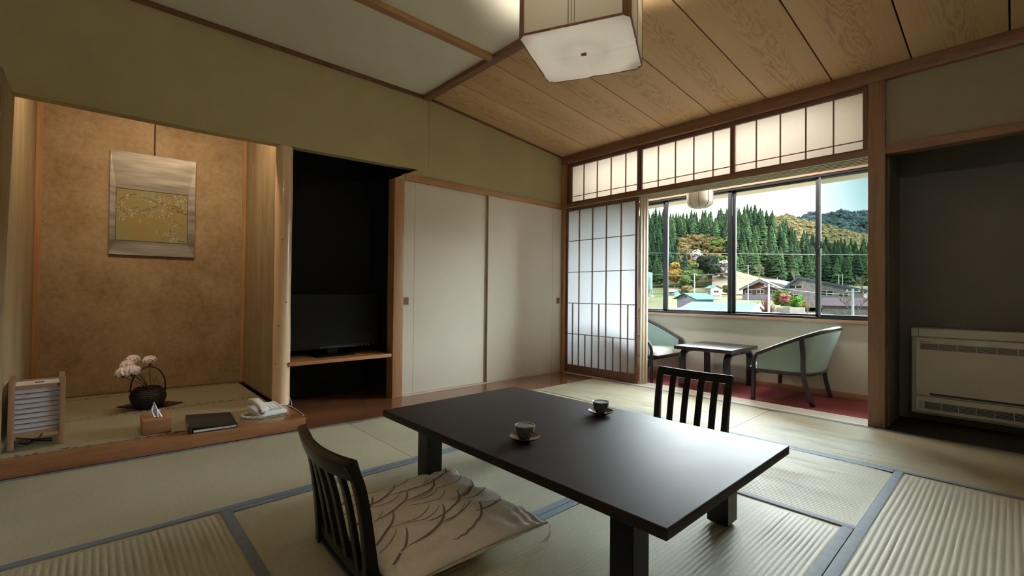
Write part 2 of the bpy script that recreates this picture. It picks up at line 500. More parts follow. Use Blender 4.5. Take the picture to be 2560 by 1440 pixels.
mat_piece((3.832, Y1 + e), (XR, Y1 + e), (XR, -.06), (3.832, -.06), 's', 52, ['t0', 't1'])
mat_piece((xb(-2.6) + e, Y4 + e), (X1 - e, Y4 + e), (X1 - e, Y1 - e), (xb(-.92) + e, Y1 - e), 't', 50, ['s0', 's1'])
mat_piece((.342, -4.28), (X1 - e, -4.28), (X1 - e, Y4 - e), (.438, Y4 - e), 't', 50, ['s0', 's1'])
mat_piece((X1 + e, Y2 + e), (X3 - e, Y2 + e), (X3 - e, Y1 - e), (X1 + e, Y1 - e), 's', 50, ['t0', 't1'])
mat_piece((X1 + e, Y3 + e), (X2 - e, Y3 + e), (X2 - e, Y2 - e), (X1 + e, Y2 - e), 't', 50, ['s0', 's1'])
mat_piece((X2 + e, Y3 + e), (X3 - e, Y3 + e), (X3 - e, Y2 - e), (X2 + e, Y2 - e), 't', 50, ['s0', 's1'])
mat_piece((X3 + e, Y4 + e), (3.82, Y4 + e), (3.82, Y1 - e), (X3 + e, Y1 - e), 't', 42, ['s0', 's1'])
mat_piece((3.823, Y4 + e), (4.66, Y4 + e), (4.66, Y1 - e), (3.823, Y1 - e), 't', 42, ['s0', 's1'])
mat_piece((X1 + e, -4.28), (X3 - e, -4.28), (X3 - e, Y3 - e), (X1 + e, Y3 - e), 's', 44, ['t0', 't1'])
mat_piece((X3 + e, -4.28), (4.66, -4.28), (4.66, Y4 - e), (X3 + e, Y4 - e), 's', 60, ['t0', 't1'])
mat_piece((xb(-4.3), YB), (XR, YB), (XR, -4.282), (xb(-4.3), -4.282), 's', 60, ['t1'])
mat_piece((4.662, -4.28), (XR, -4.28), (XR, Y1 - e), (4.662, Y1 - e), 't', 40, ['s0'])
# polished boards in front of the closet, running into the television recess
mb = MB()
mb.add([(xb(-2.87), -2.87, 0), (xb(0), 0, 0), (-.46, 0, 0), (-.46, -2.87, 0), (xb(-2.87), -2.87, -.04), (xb(0), 0, -.04), (-.46, 0, -.04), (-.46, -2.87, -.04)],
       [(0, 1, 2, 3), (7, 6, 5, 4), (0, 4, 5, 1), (1, 5, 6, 2), (2, 6, 7, 3), (3, 7, 4, 0)])
mb.build('floor_board', 'floor_board_wood', floor)
# grooved threshold of the shoji and sill of the right-hand recess, its shadow put into a near-black colour
th = MB().box(.05, 2.73, -.058, .15, -.045, -.006)
th.build('threshold', 'trim_brown', floor)
for k, y0 in enumerate((-.056, -.012, .022, .056, .090, .124)):
    box_obj('track_rail', 'pale_track', (.05, 2.73, y0, y0 + (.040 if k == 0 else .027), -.007, .002), floor, .001)
box_obj('recess_sill', 'dark_void', (2.82, XR, -.058, .62, -.045, -.002), floor)
box_obj('carpet', 'red_carpet', (-.15, 2.80, .15, .86, -.045, .001), floor)

# closet wall (x = 0): upper plaster with a hanging lower edge over the alcove and its clipped corner
wl = MB()
prof = [(YB, 1.835), (-4.19, 1.840), (-3.37, 1.847), (-1.935, 1.889), (-1.858, 1.892), (-2.062, 1.783), (-2.055, 1.80)]
pl = [(YB, 1.838), (-4.19, 1.841), (-3.37, 1.847), (-1.850, 1.892), (-2.058, 1.786), (-1.975, 1.786), (0.02, 1.80), (0.02, 2.60), (YB, 2.60)]
wl.prism(pl, 'x', -.075, 0)
wall_left = wl.build('wall_left', 'olive_plaster', kind=S)
box_obj('end_wall_panel', 'olive_plaster', (-.08, 0, YB, -4.19, 0, 1.84), wall_left)
# narrow corner bead where the upper wall steps at the end of the alcove
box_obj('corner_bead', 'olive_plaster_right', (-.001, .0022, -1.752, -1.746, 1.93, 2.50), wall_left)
box_obj('closet_back', 'dark_void', (-.62, -.60, -2.05, .02, 0, 2.5), wall_left)
# lintel over the closet doors
MB().box(-.06, .013, -1.972, -.008, 1.786, 1.838).build('lintel', 'post_wood_h', wall_left, .002)
MB().box(-.10, .010, -1.975, -.01, .000, .011).build('door_track', 'pale_jamb', wall_left)
# posts
trim_1 = MB().box(-.10, .006, -2.064, -1.976, 0, 1.786).build('trim_1', 'post_wood', bevel=.002, kind=S)
trim_2 = MB().box(-.03, .048, -.034, .05, 0, 2.30).build('trim_2', 'post_wood', bevel=.002, kind=S)
trim_3 = MB().box(2.728, 2.818, -.034, .07, 0, 2.30).build('trim_3', 'right_post_wood', bevel=.003, kind=S)

# closet doors (fusuma)
def fusuma(name, y0, y1, x, handle_y, strip_y, lab):
    o = empty(name, kind=S); z0, z1 = .012, 1.788
    MB().box(x - .024, x, y0, y1, z0, z1).build('door_panel', 'cream_door_paper', o, .0015)
    g = -.0006
    MB().box(x - .001, x + .0006, strip_y - .0012, strip_y + .0012, z0 + .002, z1 - .002).build('panel_joint', 'olive_shadow_strip', o)
    fr = MB(); hz = .783
    hy0, hy1, hz0, hz1 = handle_y - .025, handle_y + .025, hz - .032, hz + .032
    fr.box(x, x + .003, hy0, hy1, hz1 - .005, hz1); fr.box(x, x + .003, hy0, hy1, hz0, hz0 + .005)
    fr.box(x, x + .003, hy0, hy0 + .005, hz0, hz1); fr.box(x, x + .003, hy1 - .005, hy1, hz0, hz1)
    h = fr.build('pull_frame', 'lantern_wood', o)
    box_obj('pull_cup', 'trim_brown', (x, x + .001, hy0 + .004, hy1 - .004, hz0 + .004, hz1 - .004), h)
    return o
d1 = fusuma('door_1', -1.974, -1.068, -.012, -1.943, -1.868, '')
d2 = fusuma('door_2', -1.084, -.036, .010, -.089, -.179, '')
MB().box(-.012, .0118, -1.0895, -1.0842, .012, 1.788).build('edge_strip', 'olive_shadow_strip', d2)  # shade on the door's edge is put into this strip's olive colour

# ---- television recess
rec = MB()
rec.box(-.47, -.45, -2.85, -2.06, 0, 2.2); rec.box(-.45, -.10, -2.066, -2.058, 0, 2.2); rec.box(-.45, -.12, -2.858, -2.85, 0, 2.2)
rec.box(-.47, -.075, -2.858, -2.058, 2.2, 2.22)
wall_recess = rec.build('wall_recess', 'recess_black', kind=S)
shelf = tag(box_obj('wall_shelf', 'shelf_wood', (-.44, .006, -2.848, -2.075, .334, .360), None, .002), 'wide orange-brown wooden shelf spanning the dark television recess', 'shelf')
# ---- alcove (tokonoma)
AZ = .070
def bx(y): return -1.10 - (-2.885 - y) * .0934     # back wall runs slightly askew
ab = MB()
def skew(y0, y1, z0, z1, t): return [(bx(y0), y0, z0), (bx(y1), y1, z0), (bx(y1), y1, z1), (bx(y0), y0, z1), (bx(y0) - t, y0, z0), (bx(y1) - t, y1, z0), (bx(y1) - t, y1, z1), (bx(y0) - t, y0, z1)]
ab.add(skew(-4.20, -2.86, 0, 2.32, .05), BF)
wall_alcove = ab.build('wall_alcove', 'alcove_paper', kind=S)
MB().box(-1.24, -.05, -2.892, -2.858, AZ, 2.32).build('side_panel', 'alcove_side_paper', wall_alcove)
MB().box(-1.30, -.08, -4.20, -4.168, AZ, 2.32).build('side_panel', 'alcove_side_paper', wall_alcove)
MB().box(-.08, .36, -4.20, -4.168, AZ, 1.838).build('side_panel', 'alcove_side_paper', wall_alcove)
box_obj('alcove_ceiling', 'beam_light', (-1.30, -.075, -4.20, -2.86, 2.32, 2.34), wall_alcove)
# slim corner battens and skirting strips
MB().add([(x + .012, y, z) for x, y, z in skew(-2.918, -2.893, AZ, 2.32, .014)], BF).build('corner_batten', 'post_wood', wall_alcove)
MB().add([(x + .012, y, z) for x, y, z in skew(-4.167, -4.135, AZ, 2.32, .014)], BF).build('corner_batten', 'post_wood', wall_alcove)
MB().add([(x + .010, y, z) for x, y, z in skew(-4.16, -2.90, AZ, AZ + .012, .012)], BF).build('skirting_strip', 'trim_brown', wall_alcove)
MB().box(-1.1, -.09, -2.899, -2.892, AZ, AZ + .012).build('skirting_strip', 'trim_brown', wall_alcove)
# raised floor
alc = empty('floor_alcove', kind=S)
XS = .396
sg = MB()
def sx(y): return .412 + (y + 2.866) * .055
def si(y): return .294 + (y + 2.93) * .030
sg.add([(.2, YB, 0), (sx(YB), YB, 0), (sx(-2.866), -2.866, 0), (.2, -2.866, 0), (si(YB), YB, AZ), (sx(YB), YB, AZ), (sx(-2.866), -2.866, AZ), (si(-2.866), -2.866, AZ)], BF)
sg.box(-.12, .296, -2.93, -2.866, 0, AZ)
sg.build('step_board', 'step_wood', alc, .0015)
box_obj('step_core', 'dark_void', (-1.30, .29, YB, -2.93, -.04, AZ - .02), alc)
def alcove_mat(x0, x1, h):
    m = MB().grid(30, 2, lambda a, b: (x0 + (x1 - x0 + (si(-4.168 + 1.234 * b) - .294 if x1 > 0 else 0)) * a, -4.168 + (4.168 - 2.934) * b, AZ + .0005 * abs(sin(a * 60)))).build('alcove_mat', 'alcove_straw', alc, smooth=True)
    for (a, b) in h:
        k = (si(-4.168) - .294) if b > .2 else 0
        MB().add([(a + k, -4.168, AZ - .004), (b + k, -4.168, AZ - .004), (b, -2.934, AZ - .004), (a, -2.934, AZ - .004), (a + k, -4.168, AZ + .0022), (b + k, -4.168, AZ + .0022), (b, -2.934, AZ + .0022), (a, -2.934, AZ + .0022)], BF).build('patterned_border', 'alcove_heri', m)
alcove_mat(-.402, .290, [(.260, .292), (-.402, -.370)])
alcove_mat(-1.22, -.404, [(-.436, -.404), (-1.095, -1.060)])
box_obj('edge_gap', 'dark_void', (-.12, .29, -2.9345, -2.931, AZ - .01, AZ + .001), alc)
# polished log post between alcove and recess
pr = []
for k in range(40):
    z = AZ + (1.86 - AZ) * k / 39
    pr.append((.0545 + .0012 * sin(z * 5) + .0010 * sin(z * 13 + 1), z))
trim_4 = MB().lathe(pr, (-.052, -2.882, 0), 28).build('trim_4', 'log_wood', smooth=True, kind=S)
for (kz, ka) in ((.62, -.6), (.78, .2), (.36, -1.0), (1.21, -.4)):
    MB().lathe([(.001, -.006), (.006, -.003), (.0065, .0), (.006, .003), (.001, .006)], (-.052 + .0545 * cos(ka), -2.882 + .0545 * sin(ka), kz), 10).build('knot', 'post_wood', trim_4, smooth=True)

# ---- ceilings
SL = atan2(2.525 - 2.37, 1.757)
ceil = MB().box(-.05, XR, YB, .2, 2.60, 2.68).build('ceiling', 'dark_void', kind=S)
pm = MB().box(-.2075, .2075, -1.763, 0, 0, .012).mesh('plank', 'ceiling_cedar', bevel=.0015)
for k in range(13):
    x = .2 + .423 * k
    o = bpy.data.objects.new('plank', pm); COL.objects.link(o); o.parent = ceil
    o.location = (x, 0, 2.372); o.rotation_euler = (-SL, 0, 0)
MB().add([(-.05, .07, 2.388), (XR, .07, 2.388), (XR, -1.80, 2.556), (-.05, -1.80, 2.556), (-.05, .07, 2.42), (XR, .07, 2.42), (XR, -1.80, 2.58), (-.05, -1.80, 2.58)], BF).build('backing_sheet', 'dark_void', ceil)  # added dark sheet: darkens the plank gaps and stops light leaking through
MB().box(-.1, XR, .02, .085, 2.36, 2.64).build('beam_filler', 'dark_void', ceil)  # added to block light leaking in behind the head beam
MB().box(-.05, XR, YB, -1.76, 2.530, 2.545).build('plaster_panel', 'white_plaster', ceil)
MB().box(-.05, XR, -1.815, -1.752, 2.497, 2.56).build('ridge_beam', 'beam_wood', ceil, .002)
for x in (.88, 2.7, 4.4):
    MB().box(x, x + .052, YB, -1.815, 2.497, 2.531).build('ceiling_batten', 'beam_light', ceil, .002)
MB().box(-.02, .016, YB, -1.80, 2.500, 2.531).build('cornice_strip', 'trim_brown', ceil)
MB().bar((.008, -.01, 2.366), (.008, -1.75, 2.366 + 1.74 * math.tan(SL)), .016, .018).build('cornice_strip', 'trim_brown', ceil)
# ---- window wall (y = 0)
wr = MB()
wr.box(2.818, XR, -.002, .06, 1.845, 2.30)
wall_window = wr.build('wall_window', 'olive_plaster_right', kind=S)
MB().box(-.02, XR, -.040, .08, 2.288, 2.375).build('head_beam', 'beam_wood', wall_window, .002)
MB().box(2.818, XR, -.030, .06, 1.795, 1.850).build('lintel', 'beam_wood', wall_window, .002)
MB().box(.04, 2.73, -.030, .20, 1.806, 1.846).build('lintel', 'beam_wood', wall_window, .002)
for y0 in (-.020, .022, .064, .106, .150, .182):
    box_obj('track_rail', 'pale_track', (.05, 2.728, y0, y0 + .009, 1.799, 1.8065), wall_window)
# recess holding the heater
rr = MB(); rr.box(2.82, XR, .47, .50, 0, 2.3); rr.box(2.818, 2.826, .06, .47, 0, 2.3); rr.box(2.818, XR, .0, .5, 2.28, 2.30)
rr.build('wall_right_recess', 'recess_grey', kind=S)
# room's far walls, behind the camera
MB().box(XR, XR + .08, YB, .5, 0, 2.6).build('wall_right', 'plain_unseen', kind=S)
MB().box(-.1, XR + .1, YB - .08, YB, 0, 2.6).build('wall_back', 'plain_unseen', kind=S)

# ---- sliding paper screens
def bars(mb, xs, z0, z1, y, w=.007, d=.012):
    for x in xs: mb.box(x - w / 2, x + w / 2, y - d, y, z0, z1)
def shoji(name, x0, x1, yf):
    """yf = y of the room-side face"""
    o = empty(name, kind=S); dx = x0 - .055
    st = [(x0, x0 + .022), (x1 - .026, x1)]
    for a, b in st: MB().box(a, b, yf, yf + .028, .003, 1.799).build('stile', 'frame_wood', o, .0015)
    MB().box(x0 + .022, x1 - .026, yf, yf + .028, 1.766, 1.799).build('top_rail', 'frame_wood', o, .0015)
    MB().box(x0 + .022, x1 - .026, yf, yf + .028, .003, .088).build('bottom_rail', 'frame_wood', o, .0015)
    y = yf + .014
    for x in (.235, .412, .588, .765): MB().box(x + dx - .0045, x + dx + .0045, yf + .002, y, .088, 1.766).build('muntin', 'lattice_wood', o)
    for z in (1.435, 1.094, .757, .423): MB().box(x0 + .022, x1 - .026, yf + .005, y, z - .0035, z + .0035).build('crossbar', 'lattice_wood', o)
    for x in (.150, .500, .848): MB().box(x + dx - .0045, x + dx + .0045, yf + .002, y, .088, .757).build('muntin', 'lattice_wood', o)
    for x in (.322, .676): MB().box(x + dx - .0045, x + dx + .0045, yf + .002, y, .088, .423).build('muntin', 'lattice_wood', o)
    MB().grid(2, 2, lambda a, b: (x0 + .02 + (x1 - x0 - .044) * a, y + .001, .086 + 1.682 * b)).build('screen_paper', 'shoji_paper', o)
    return o
shoji('door_3', .050, .951, -.004)
# cream jamb strips at the stack's edge
jm = empty('trim_5', kind=S)
for k, (xa, ya) in enumerate(((.953, .030), (.965, .062), (.977, .094))):
    MB().box(xa, xa + .016, ya, ya + .026, .002, 1.80).build('jamb_strip', 'pale_jamb', jm, .0015)

def transom(name, x0, x1, px0, px1, y, muntins):
    o = empty(name, kind=S)
    MB().box(x0, x1, y, y + .03, 2.253, 2.288).build('top_rail', 'frame_wood', o, .0015)
    MB().box(x0, x1, y, y + .03, 1.846, 1.866).build('bottom_rail', 'frame_wood', o, .0015)
    for a, b in ((x0, px0), (px1, x1)): MB().box(a, b, y, y + .03, 1.866, 2.253).build('stile', 'frame_wood', o, .0015)
    for x in muntins: box_obj('muntin', 'lattice_wood', (x - .004, x + .004, y + .004, y + .016, 1.866, 2.253), o)
    box_obj('crossbar', 'lattice_wood', (px0, px1, y + .007, y + .016, 1.921, 1.927), o)
    MB().grid(2, 2, lambda a, b: (px0 - .004 + (px1 - px0 + .008) * a, y + .018, 1.862 + .395 * b)).build('screen_paper', 'transom_paper', o)
transom('window_1', .082, .960, .118, .938, .000, (.282, .458, .632, .805))
transom('window_2', .960, 1.832, .982, 1.808, .012, (1.151, 1.322, 1.494, 1.664))
transom('window_3', 1.822, 2.727, 1.848, 2.694, .000, (2.012, 2.184, 2.354, 2.525))
box_obj('trim_6', 'frame_wood', (.048, .084, .006, .045, 1.846, 2.288), None, 0, S)

# ---- veranda
YW = .83
vw = MB(); vw.box(-.15, 2.82, YW + .012, YW + .10, -.05, .632); vw.box(-.15, 2.82, YW + .012, YW + .10, 1.945, 2.40)
vw.box(-.22, -.15, .05, YW + .10, -.05, 2.40); vw.box(2.76, 2.815, .07, YW + .10, -.05, 2.40)
wall_veranda = vw.build('wall_veranda', 'veranda_plaster', kind=S)
box_obj('veranda_ceiling', 'eave_beige', (-.2, 2.82, .06, YW + .1, 2.38, 2.40), wall_veranda)
MB().box(-.15, 2.76, YW - .006, YW + .012, .001, .052).build('baseboard_veranda', 'skirting_wood', bevel=.002, kind=S)
MB().box(-.15, 2.76, YW - .030, YW + .10, .632, .660).build('trim_7', 'sill_wood', bevel=.003, kind=S)
MB().box(-.15, 2.76, YW - .02, YW + .05, 1.925, 1.948).build('trim_8', 'sill_wood', bevel=.002, kind=S)
win = empty('window_4', kind=S)
fz0, fz1 = .660, 1.925
MB().box(-.15, 2.76, YW - .012, YW + .07, fz0, fz0 + .022).build('bottom_track', 'aluminium_frame', win, .0015)
MB().box(-.15, 2.76, YW - .012, YW + .07, fz1 - .022, fz1).build('top_track', 'aluminium_frame', win, .0015)
def sash(x0, x1, y, glass, wide=.030):
    s = MB(); z0, z1 = fz0 + .010, fz1 - .012
    s.box(x0, x1, y, y + .022, z0, z0 + .030); s.box(x0, x1, y, y + .022, z1 - .028, z1)
    s.box(x0, x0 + wide, y, y + .022, z0, z1); s.box(x1 - wide, x1, y, y + .022, z0, z1)
    o = s.build('sash_frame', 'aluminium_frame', win, .0015)
    box_obj('glass_pane', glass, (x0 + wide - .004, x1 - wide + .004, y + .009, y + .013, z0 + .025, z1 - .024), o)
    return o
sash(-.02, .768, YW + .026, 'screened_pane')
sash(.772, 1.490, YW, 'clear_pane', .034)
sash(1.488, 2.238, YW + .026, 'clear_pane', .034)
s4 = sash(2.214, 2.755, YW, 'screened_pane', .036)
MB().box(-.15, -.02, YW, YW + .05, fz0, fz1).build('side_frame', 'aluminium_frame', win)
# insect-screen rail seen beside the first and last sash, and the catch
MB().box(.748, .775, YW + .05, YW + .066, fz0 + .02, fz1 - .02).build('screen_stile', 'aluminium_light', win)
MB().box(2.236, 2.252, YW - .006, YW + .0, fz0 + .02, fz1 - .02).build('screen_stile', 'aluminium_light', win)
ct = MB().box(2.222, 2.246, YW - .020, YW - .001, 1.235, 1.30); ct.build('window_catch', 'black_satin', win, .004)
MB().tube([(2.234, YW - .016, 1.275), (2.250, YW - .030, 1.268), (2.262, YW - .034, 1.300), (2.262, YW - .034, 1.335)], .007, 8).build('catch_lever', 'black_satin', win, smooth=True)
# eave outside the window and an unseen roof slab put over the house to block the sun
roof = MB().box(-3, 6, YW + .10, 1.62, 2.005, 2.10).build('eave', 'eave_beige', kind=S)
MB().box(-3, 7, YB - .5, 1.0, 2.70, 2.80).build('roof_slab', 'dark_void', roof)
MB().box(-1.6, XR + .3, YB - .3, YB - .1, -6, 2.8).build('outer_wall', 'dark_void', roof)
MB().box(-1.6, -1.40, YB - .3, .1, -6, 2.8).build('outer_wall', 'dark_void', roof)
MB().box(XR + .1, XR + .2, YB - .3, 1.0, -6, 2.8).build('outer_wall', 'dark_void', roof)
MB().box(-1.6, 5.6, YB - .3, .95, -.25, -.12).build('floor_slab', 'dark_void', roof)
MB().box(-1.6, -.22, .05, .93, -.2, 2.8).build('outer_wall', 'dark_void', roof)
MB().box(2.815, 5.6, .50, .93, -.2, 2.8).build('outer_wall', 'dark_void', roof)
MB().box(-3, 6, .93, .96, -6, .60).build('facade', 'eave_beige', roof)
MB().box(-3, -.05, .93, .96, .60, 2.05).build('facade', 'eave_beige', roof)
MB().box(2.77, 6, .93, .96, .60, 2.05).build('facade', 'eave_beige', roof)

# fill lamp added on the veranda ceiling, hidden above the line of the transom
vf = empty('veranda_fill_lamp', 'added white batten fill light on the veranda ceiling behind the transom paper', 'lamp', (1.35, .36, 2.318))
MB().box(-1.1, 1.1, -.045, .045, .0, .062).build('fitting', 'white_rim_light', vf, .004)
vl_d = bpy.data.lights.new('veranda_fill_tube', 'AREA'); vl_d.shape = 'RECTANGLE'; vl_d.size = 2.2; vl_d.size_y = .10; vl_d.energy = 25; vl_d.color = (1.0, .96, .90)
vl_o = bpy.data.objects.new('veranda_fill_tube', vl_d); COL.objects.link(vl_o); vl_o.parent = vf; vl_o.location = (0, 0, -.006)
# ------------------------------------------------------------------ low dining table
tb = empty('low_table', 'long low dining table of dark lacquered wood standing on the tatami', 'table', (2.11, -2.42, 0))
P4 = [(1.398, -2.846), (2.832, -2.846), (2.826, -1.952), (1.388, -2.004)]
def local(pts, o): return [(x - o[0], y - o[1]) for x, y in pts]
MB().prism(local(P4, (2.11, -2.42)), 'z', .2745, .305).build('tabletop', 'table_top_lacquer', tb, .004, seg=3)
ap = MB()
for y0 in (-.33, .28): MB().box(-.50, .50, y0, y0 + .02, .245, .2745).build('apron', 'black_lacquer', tb)
for (x0, y0) in ((1.546, -2.745), (2.600, -2.745), (2.600, -2.125), (1.546, -2.125)):
    x, y = x0 - 2.11, y0 + 2.42; w = .078
    m = MB(); c = .012
    m.box(x, x + w, y, y + w, .012, .2745)
    m.add([(x + c, y + c, .0015), (x + w - c, y + c, .0015), (x + w - c, y + w - c, .0015), (x + c, y + w - c, .0015), (x, y, .012), (x + w, y, .012), (x + w, y + w, .012), (x, y + w, .012)],
          [(3, 2, 1, 0), (0, 1, 5, 4), (1, 2, 6, 5), (2, 3, 7, 6), (3, 0, 4, 7)])
    m.build('leg', 'black_lacquer', tb)
# ------------------------------------------------------------------ cups and saucers
def saucer(name, x, y, label):
    o = empty(name, label, 'saucer', (x, y, .3052), group=None)
    MB().lathe([(.002, .0), (.024, .0), (.025, .003), (.036, .006), (.054, .014), (.0575, .018), (.0575, .0195), (.053, .0180), (.034, .0100), (.022, .0085), (.001, .0085)], n=40).build('dish', 'saucer_brown', o, smooth=True)
    return o
def cup(name, x, y, label):
    o = empty(name, label, 'cup', (x, y, .3136), group=None)
    MB().lathe([(.002, 0), (.020, 0), (.0205, .004), (.0265, .008), (.0325, .021), (.0350, .035), (.0362, .0490)], n=36).build('cup_body', 'cup_pattern', o, smooth=True)
    MB().lathe([(.0360, .0485), (.0375, .0502), (.0370, .0518), (.0348, .0505), (.0310, .035), (.0260, .018), (.014, .011), (.0005, .010)], n=36).build('cup_inner', 'glaze_inner', o, smooth=True)
    return o
saucer('saucer', 2.150, -2.652, 'brown lacquer saucer under the nearer teacup, left one on the low table')
cup('teacup', 2.150, -2.652, 'patterned dark teacup with pale inside, the nearer and left one of two')
saucer('saucer', 2.108, -2.128, 'brown lacquer saucer near the far edge of the table')
cup('teacup', 2.108, -2.128, 'patterned dark teacup with pale inside, farther one near the table edge')

# ------------------------------------------------------------------ legless floor chairs (zaisu)
def zaisu(label, loc, rz):
    """local: seat towards +y, back at y=0"""
    o = empty('floor_chair', label, 'chair', loc, rz)
    H = .405
    def pos(x, z):           # back profile, leaning away and bowed in plan
        t = max(0, (z - .02) / (H - .02))
        lean = .010 * t - .085 * t ** 2.6 - .012 * sin(pi * min(1, t * 1.15))
        bow = -.034 * (1 - (x / .215) ** 2) * t ** .8
        return Vector((x * (1 + .03 * t), lean + bow, z))
    N = 14
    for sx in (-1, 1):
        pts = [pos(sx * .205, .004 + (H - .010) * k / N) for k in range(N + 1)]
        MB().strap(pts, .034, [.044 - .016 * sin(pi * .5 * min(1, 1.6 * k / N)) for k in range(N + 1)], side=(1, 0, 0)).build('side_post', 'black_lacquer', o, .004)
    cr = MB(); path = [pos(-.219 + .438 * k / 20, H - .024 - .008 * sin(pi * k / 20)) for k in range(21)]
    cr.strap(path, .050, .030, side=(0, -.30, 1)); cr.build('crest_rail', 'black_lacquer', o, .005)
    for k in range(4):
        x = -.127 + .0847 * k
        pts = [pos(x, .045 + (H - .075) * j / N) for j in range(N + 1)]
        MB().strap(pts, .035, .014, side=(1, 0, 0)).build('slat', 'black_lacquer', o, .0025)
    MB().strap([pos(-.21 + .42 * k / 12, .050) for k in range(13)], .036, .016, side=(0, 0, 1)).build('lower_rail', 'black_lacquer', o, .003)
    MB().prism([(-.20, -.015), (.20, -.015), (.195, .36), (.17, .385), (-.17, .385), (-.195, .36)], 'z', .004, .016).build('seat_board', 'black_satin', o, .003)
    return o
Z1 = zaisu('black wooden legless floor chair with curved slat back holding the cushion, nearest the camera', (1.985, -3.262, 0), radians(-2))
Z2 = zaisu('black slatted legless floor chair at the far side of the low table', (2.095, -1.262, 0), radians(180))
# ------------------------------------------------------------------ cushion
cu = empty('floor_cushion', 'beige floor cushion printed with dark grass arcs on the near floor chair', 'cushion', (1.995, -2.965, .017), radians(-1))
CW, CD, CT = .300, .285, .054
def ch(u, v):            # u,v in -1..1 ; half thickness of the pillow
    a = max(0, 1 - abs(u) ** 2.6) ; b = max(0, 1 - abs(v) ** 2.6)
    return CT * (a * b) ** .42
def cxy(u, v):
    pin = 1 - .060 * (1 - abs(v) ** 2) * abs(u) ** 3; pin2 = 1 - .060 * (1 - abs(u) ** 2) * abs(v) ** 3
    return u * CW * pin, v * CD * pin2
def wrinkle(u, v):
    e1 = max(0, abs(u) - .55) / .45; e2 = max(0, abs(v) - .55) / .45
    w = .0065 * e1 * (1 - e1 * .6) * sin(v * 34 + 3 * sin(v * 7)) + .0065 * e2 * (1 - e2 * .6) * sin(u * 31 + 2 * sin(u * 9))
    w += .011 * mnoise.noise(Vector((u * 2.4, v * 2.4, 1.7))) + .0065 * sin((u * .9 - v * .55) * 13 + 2 * mnoise.noise(Vector((u * 3, v * 3, 0)))) * (.3 + .7 * max(0, v))
    return w
def ctop(u, v):
    x, y = cxy(u, v); return (x, y, CT * .95 + ch(u, v) + wrinkle(u, v) * min(1, 3 * ch(u, v) / CT))
def cbot(u, v):
    x, y = cxy(u, v); return (x, y, CT * .95 - ch(u, v) * .92 + wrinkle(u, v) * .3 * min(1, 3 * ch(u, v) / CT))
def cs(a): return sin((a * 2 - 1) * pi / 2)
cb = MB(); cb.grid(72, 72, lambda a, b: ctop(cs(a), cs(b))); cb.grid(72, 72, lambda a, b: cbot(cs(a), cs(b)))
cb.build('cover', 'cushion_fabric', cu, smooth=True)
sp = []
for s_ in range(4):
    for k in range(24):
        t = k / 24 * 2 - 1; u, v = [(t, -1), (1, t), (-t, 1), (-1, -t)][s_]
        x, y = cxy(u, v); sp.append((x, y, CT * .95))
sp.append(sp[0])
MB().tube(sp, .0022, 6, cap=False).build('seam_piping', 'cushion_piping', cu, smooth=True)
# printed arcs: thin ribbons lying on the cover
arc = MB(); random.seed(21)
def ribbon(cx, cy_, r, a0, a1, w, ell=1.35):
    pts = []
    for k in range(15):
        t = k / 14; a = a0 + (a1 - a0) * t
        u = cx + r * cos(a); v = cy_ + r * ell * sin(a); pts.append((u, v))
    vs = []; ok = []
    for k, (u, v) in enumerate(pts):
        du = pts[min(k + 1, 14)][0] - pts[max(k - 1, 0)][0]; dv = pts[min(k + 1, 14)][1] - pts[max(k - 1, 0)][1]; l = sqrt(du * du + dv * dv) + 1e-9
        ww = w * sin(pi * min(1, (k + .5) / 15 * .98 + .02)) ** .6
        for s in (-1, 1):
            uu = u - s * dv / l * ww; vv = v + s * du / l * ww
            ok.append(abs(uu) < .93 and abs(vv) < .93)
            p = ctop(max(-1, min(1, uu)), max(-1, min(1, vv))); vs.append((p[0], p[1], p[2] + .0016))
    fs = [(2 * k, 2 * k + 1, 2 * k + 3, 2 * k + 2) for k in range(14) if all(ok[2 * k:2 * k + 4])]
    arc.add(vs, fs)
for row in range(4):
    for c in range(4):
        cx = -1.30 + c * .50 + (row % 2) * .22 + random.uniform(-.05, .05); cy_ = -1.05 + row * .46 + random.uniform(-.06, .06)
        if cx > .30: continue
        ribbon(cx, cy_, .62 + random.uniform(-.05, .05), 1.25, -.15, .017, 1.0)
        ribbon(cx - .10, cy_ + .10, .40, 1.0, -.45, .008, 1.2)
for c in range(7):
    ribbon(random.uniform(-1, .1), random.uniform(-.6, .7), .42, .9, -.3, .007, 1.1)
arc.build('grass_print', 'arc_print', cu, smooth=True, fixn=False)
tas = MB()
for k in range(5): tas.tube([(CW - .004, CD - .003, CT * .95), (CW + .010 + .001 * k, CD + .002, CT * .8), (CW + .013 + .002 * k, CD - .004 * k, .02), (CW + .006 - .003 * k, CD - .006 * k, -.010), (CW - .006 - .003 * k, CD - .01 - .004 * k, -.014)], .0007, 5)
tas.build('corner_tassel', 'cord_white', cu, smooth=True)

# ------------------------------------------------------------------ pendant ceiling lamp
pl_ = empty('pendant_lamp', 'square paper and wood ceiling lamp hanging above the low table', 'lamp', (2.044, -2.192, 1.97), radians(26))
HW = .238; HH = .36; ch_ = .030
cor = [(-HW + ch_, -HW), (HW - ch_, -HW), (HW, -HW + ch_), (HW, HW - ch_), (HW - ch_, HW), (-HW + ch_, HW), (-HW, HW - ch_), (-HW, -HW + ch_)]
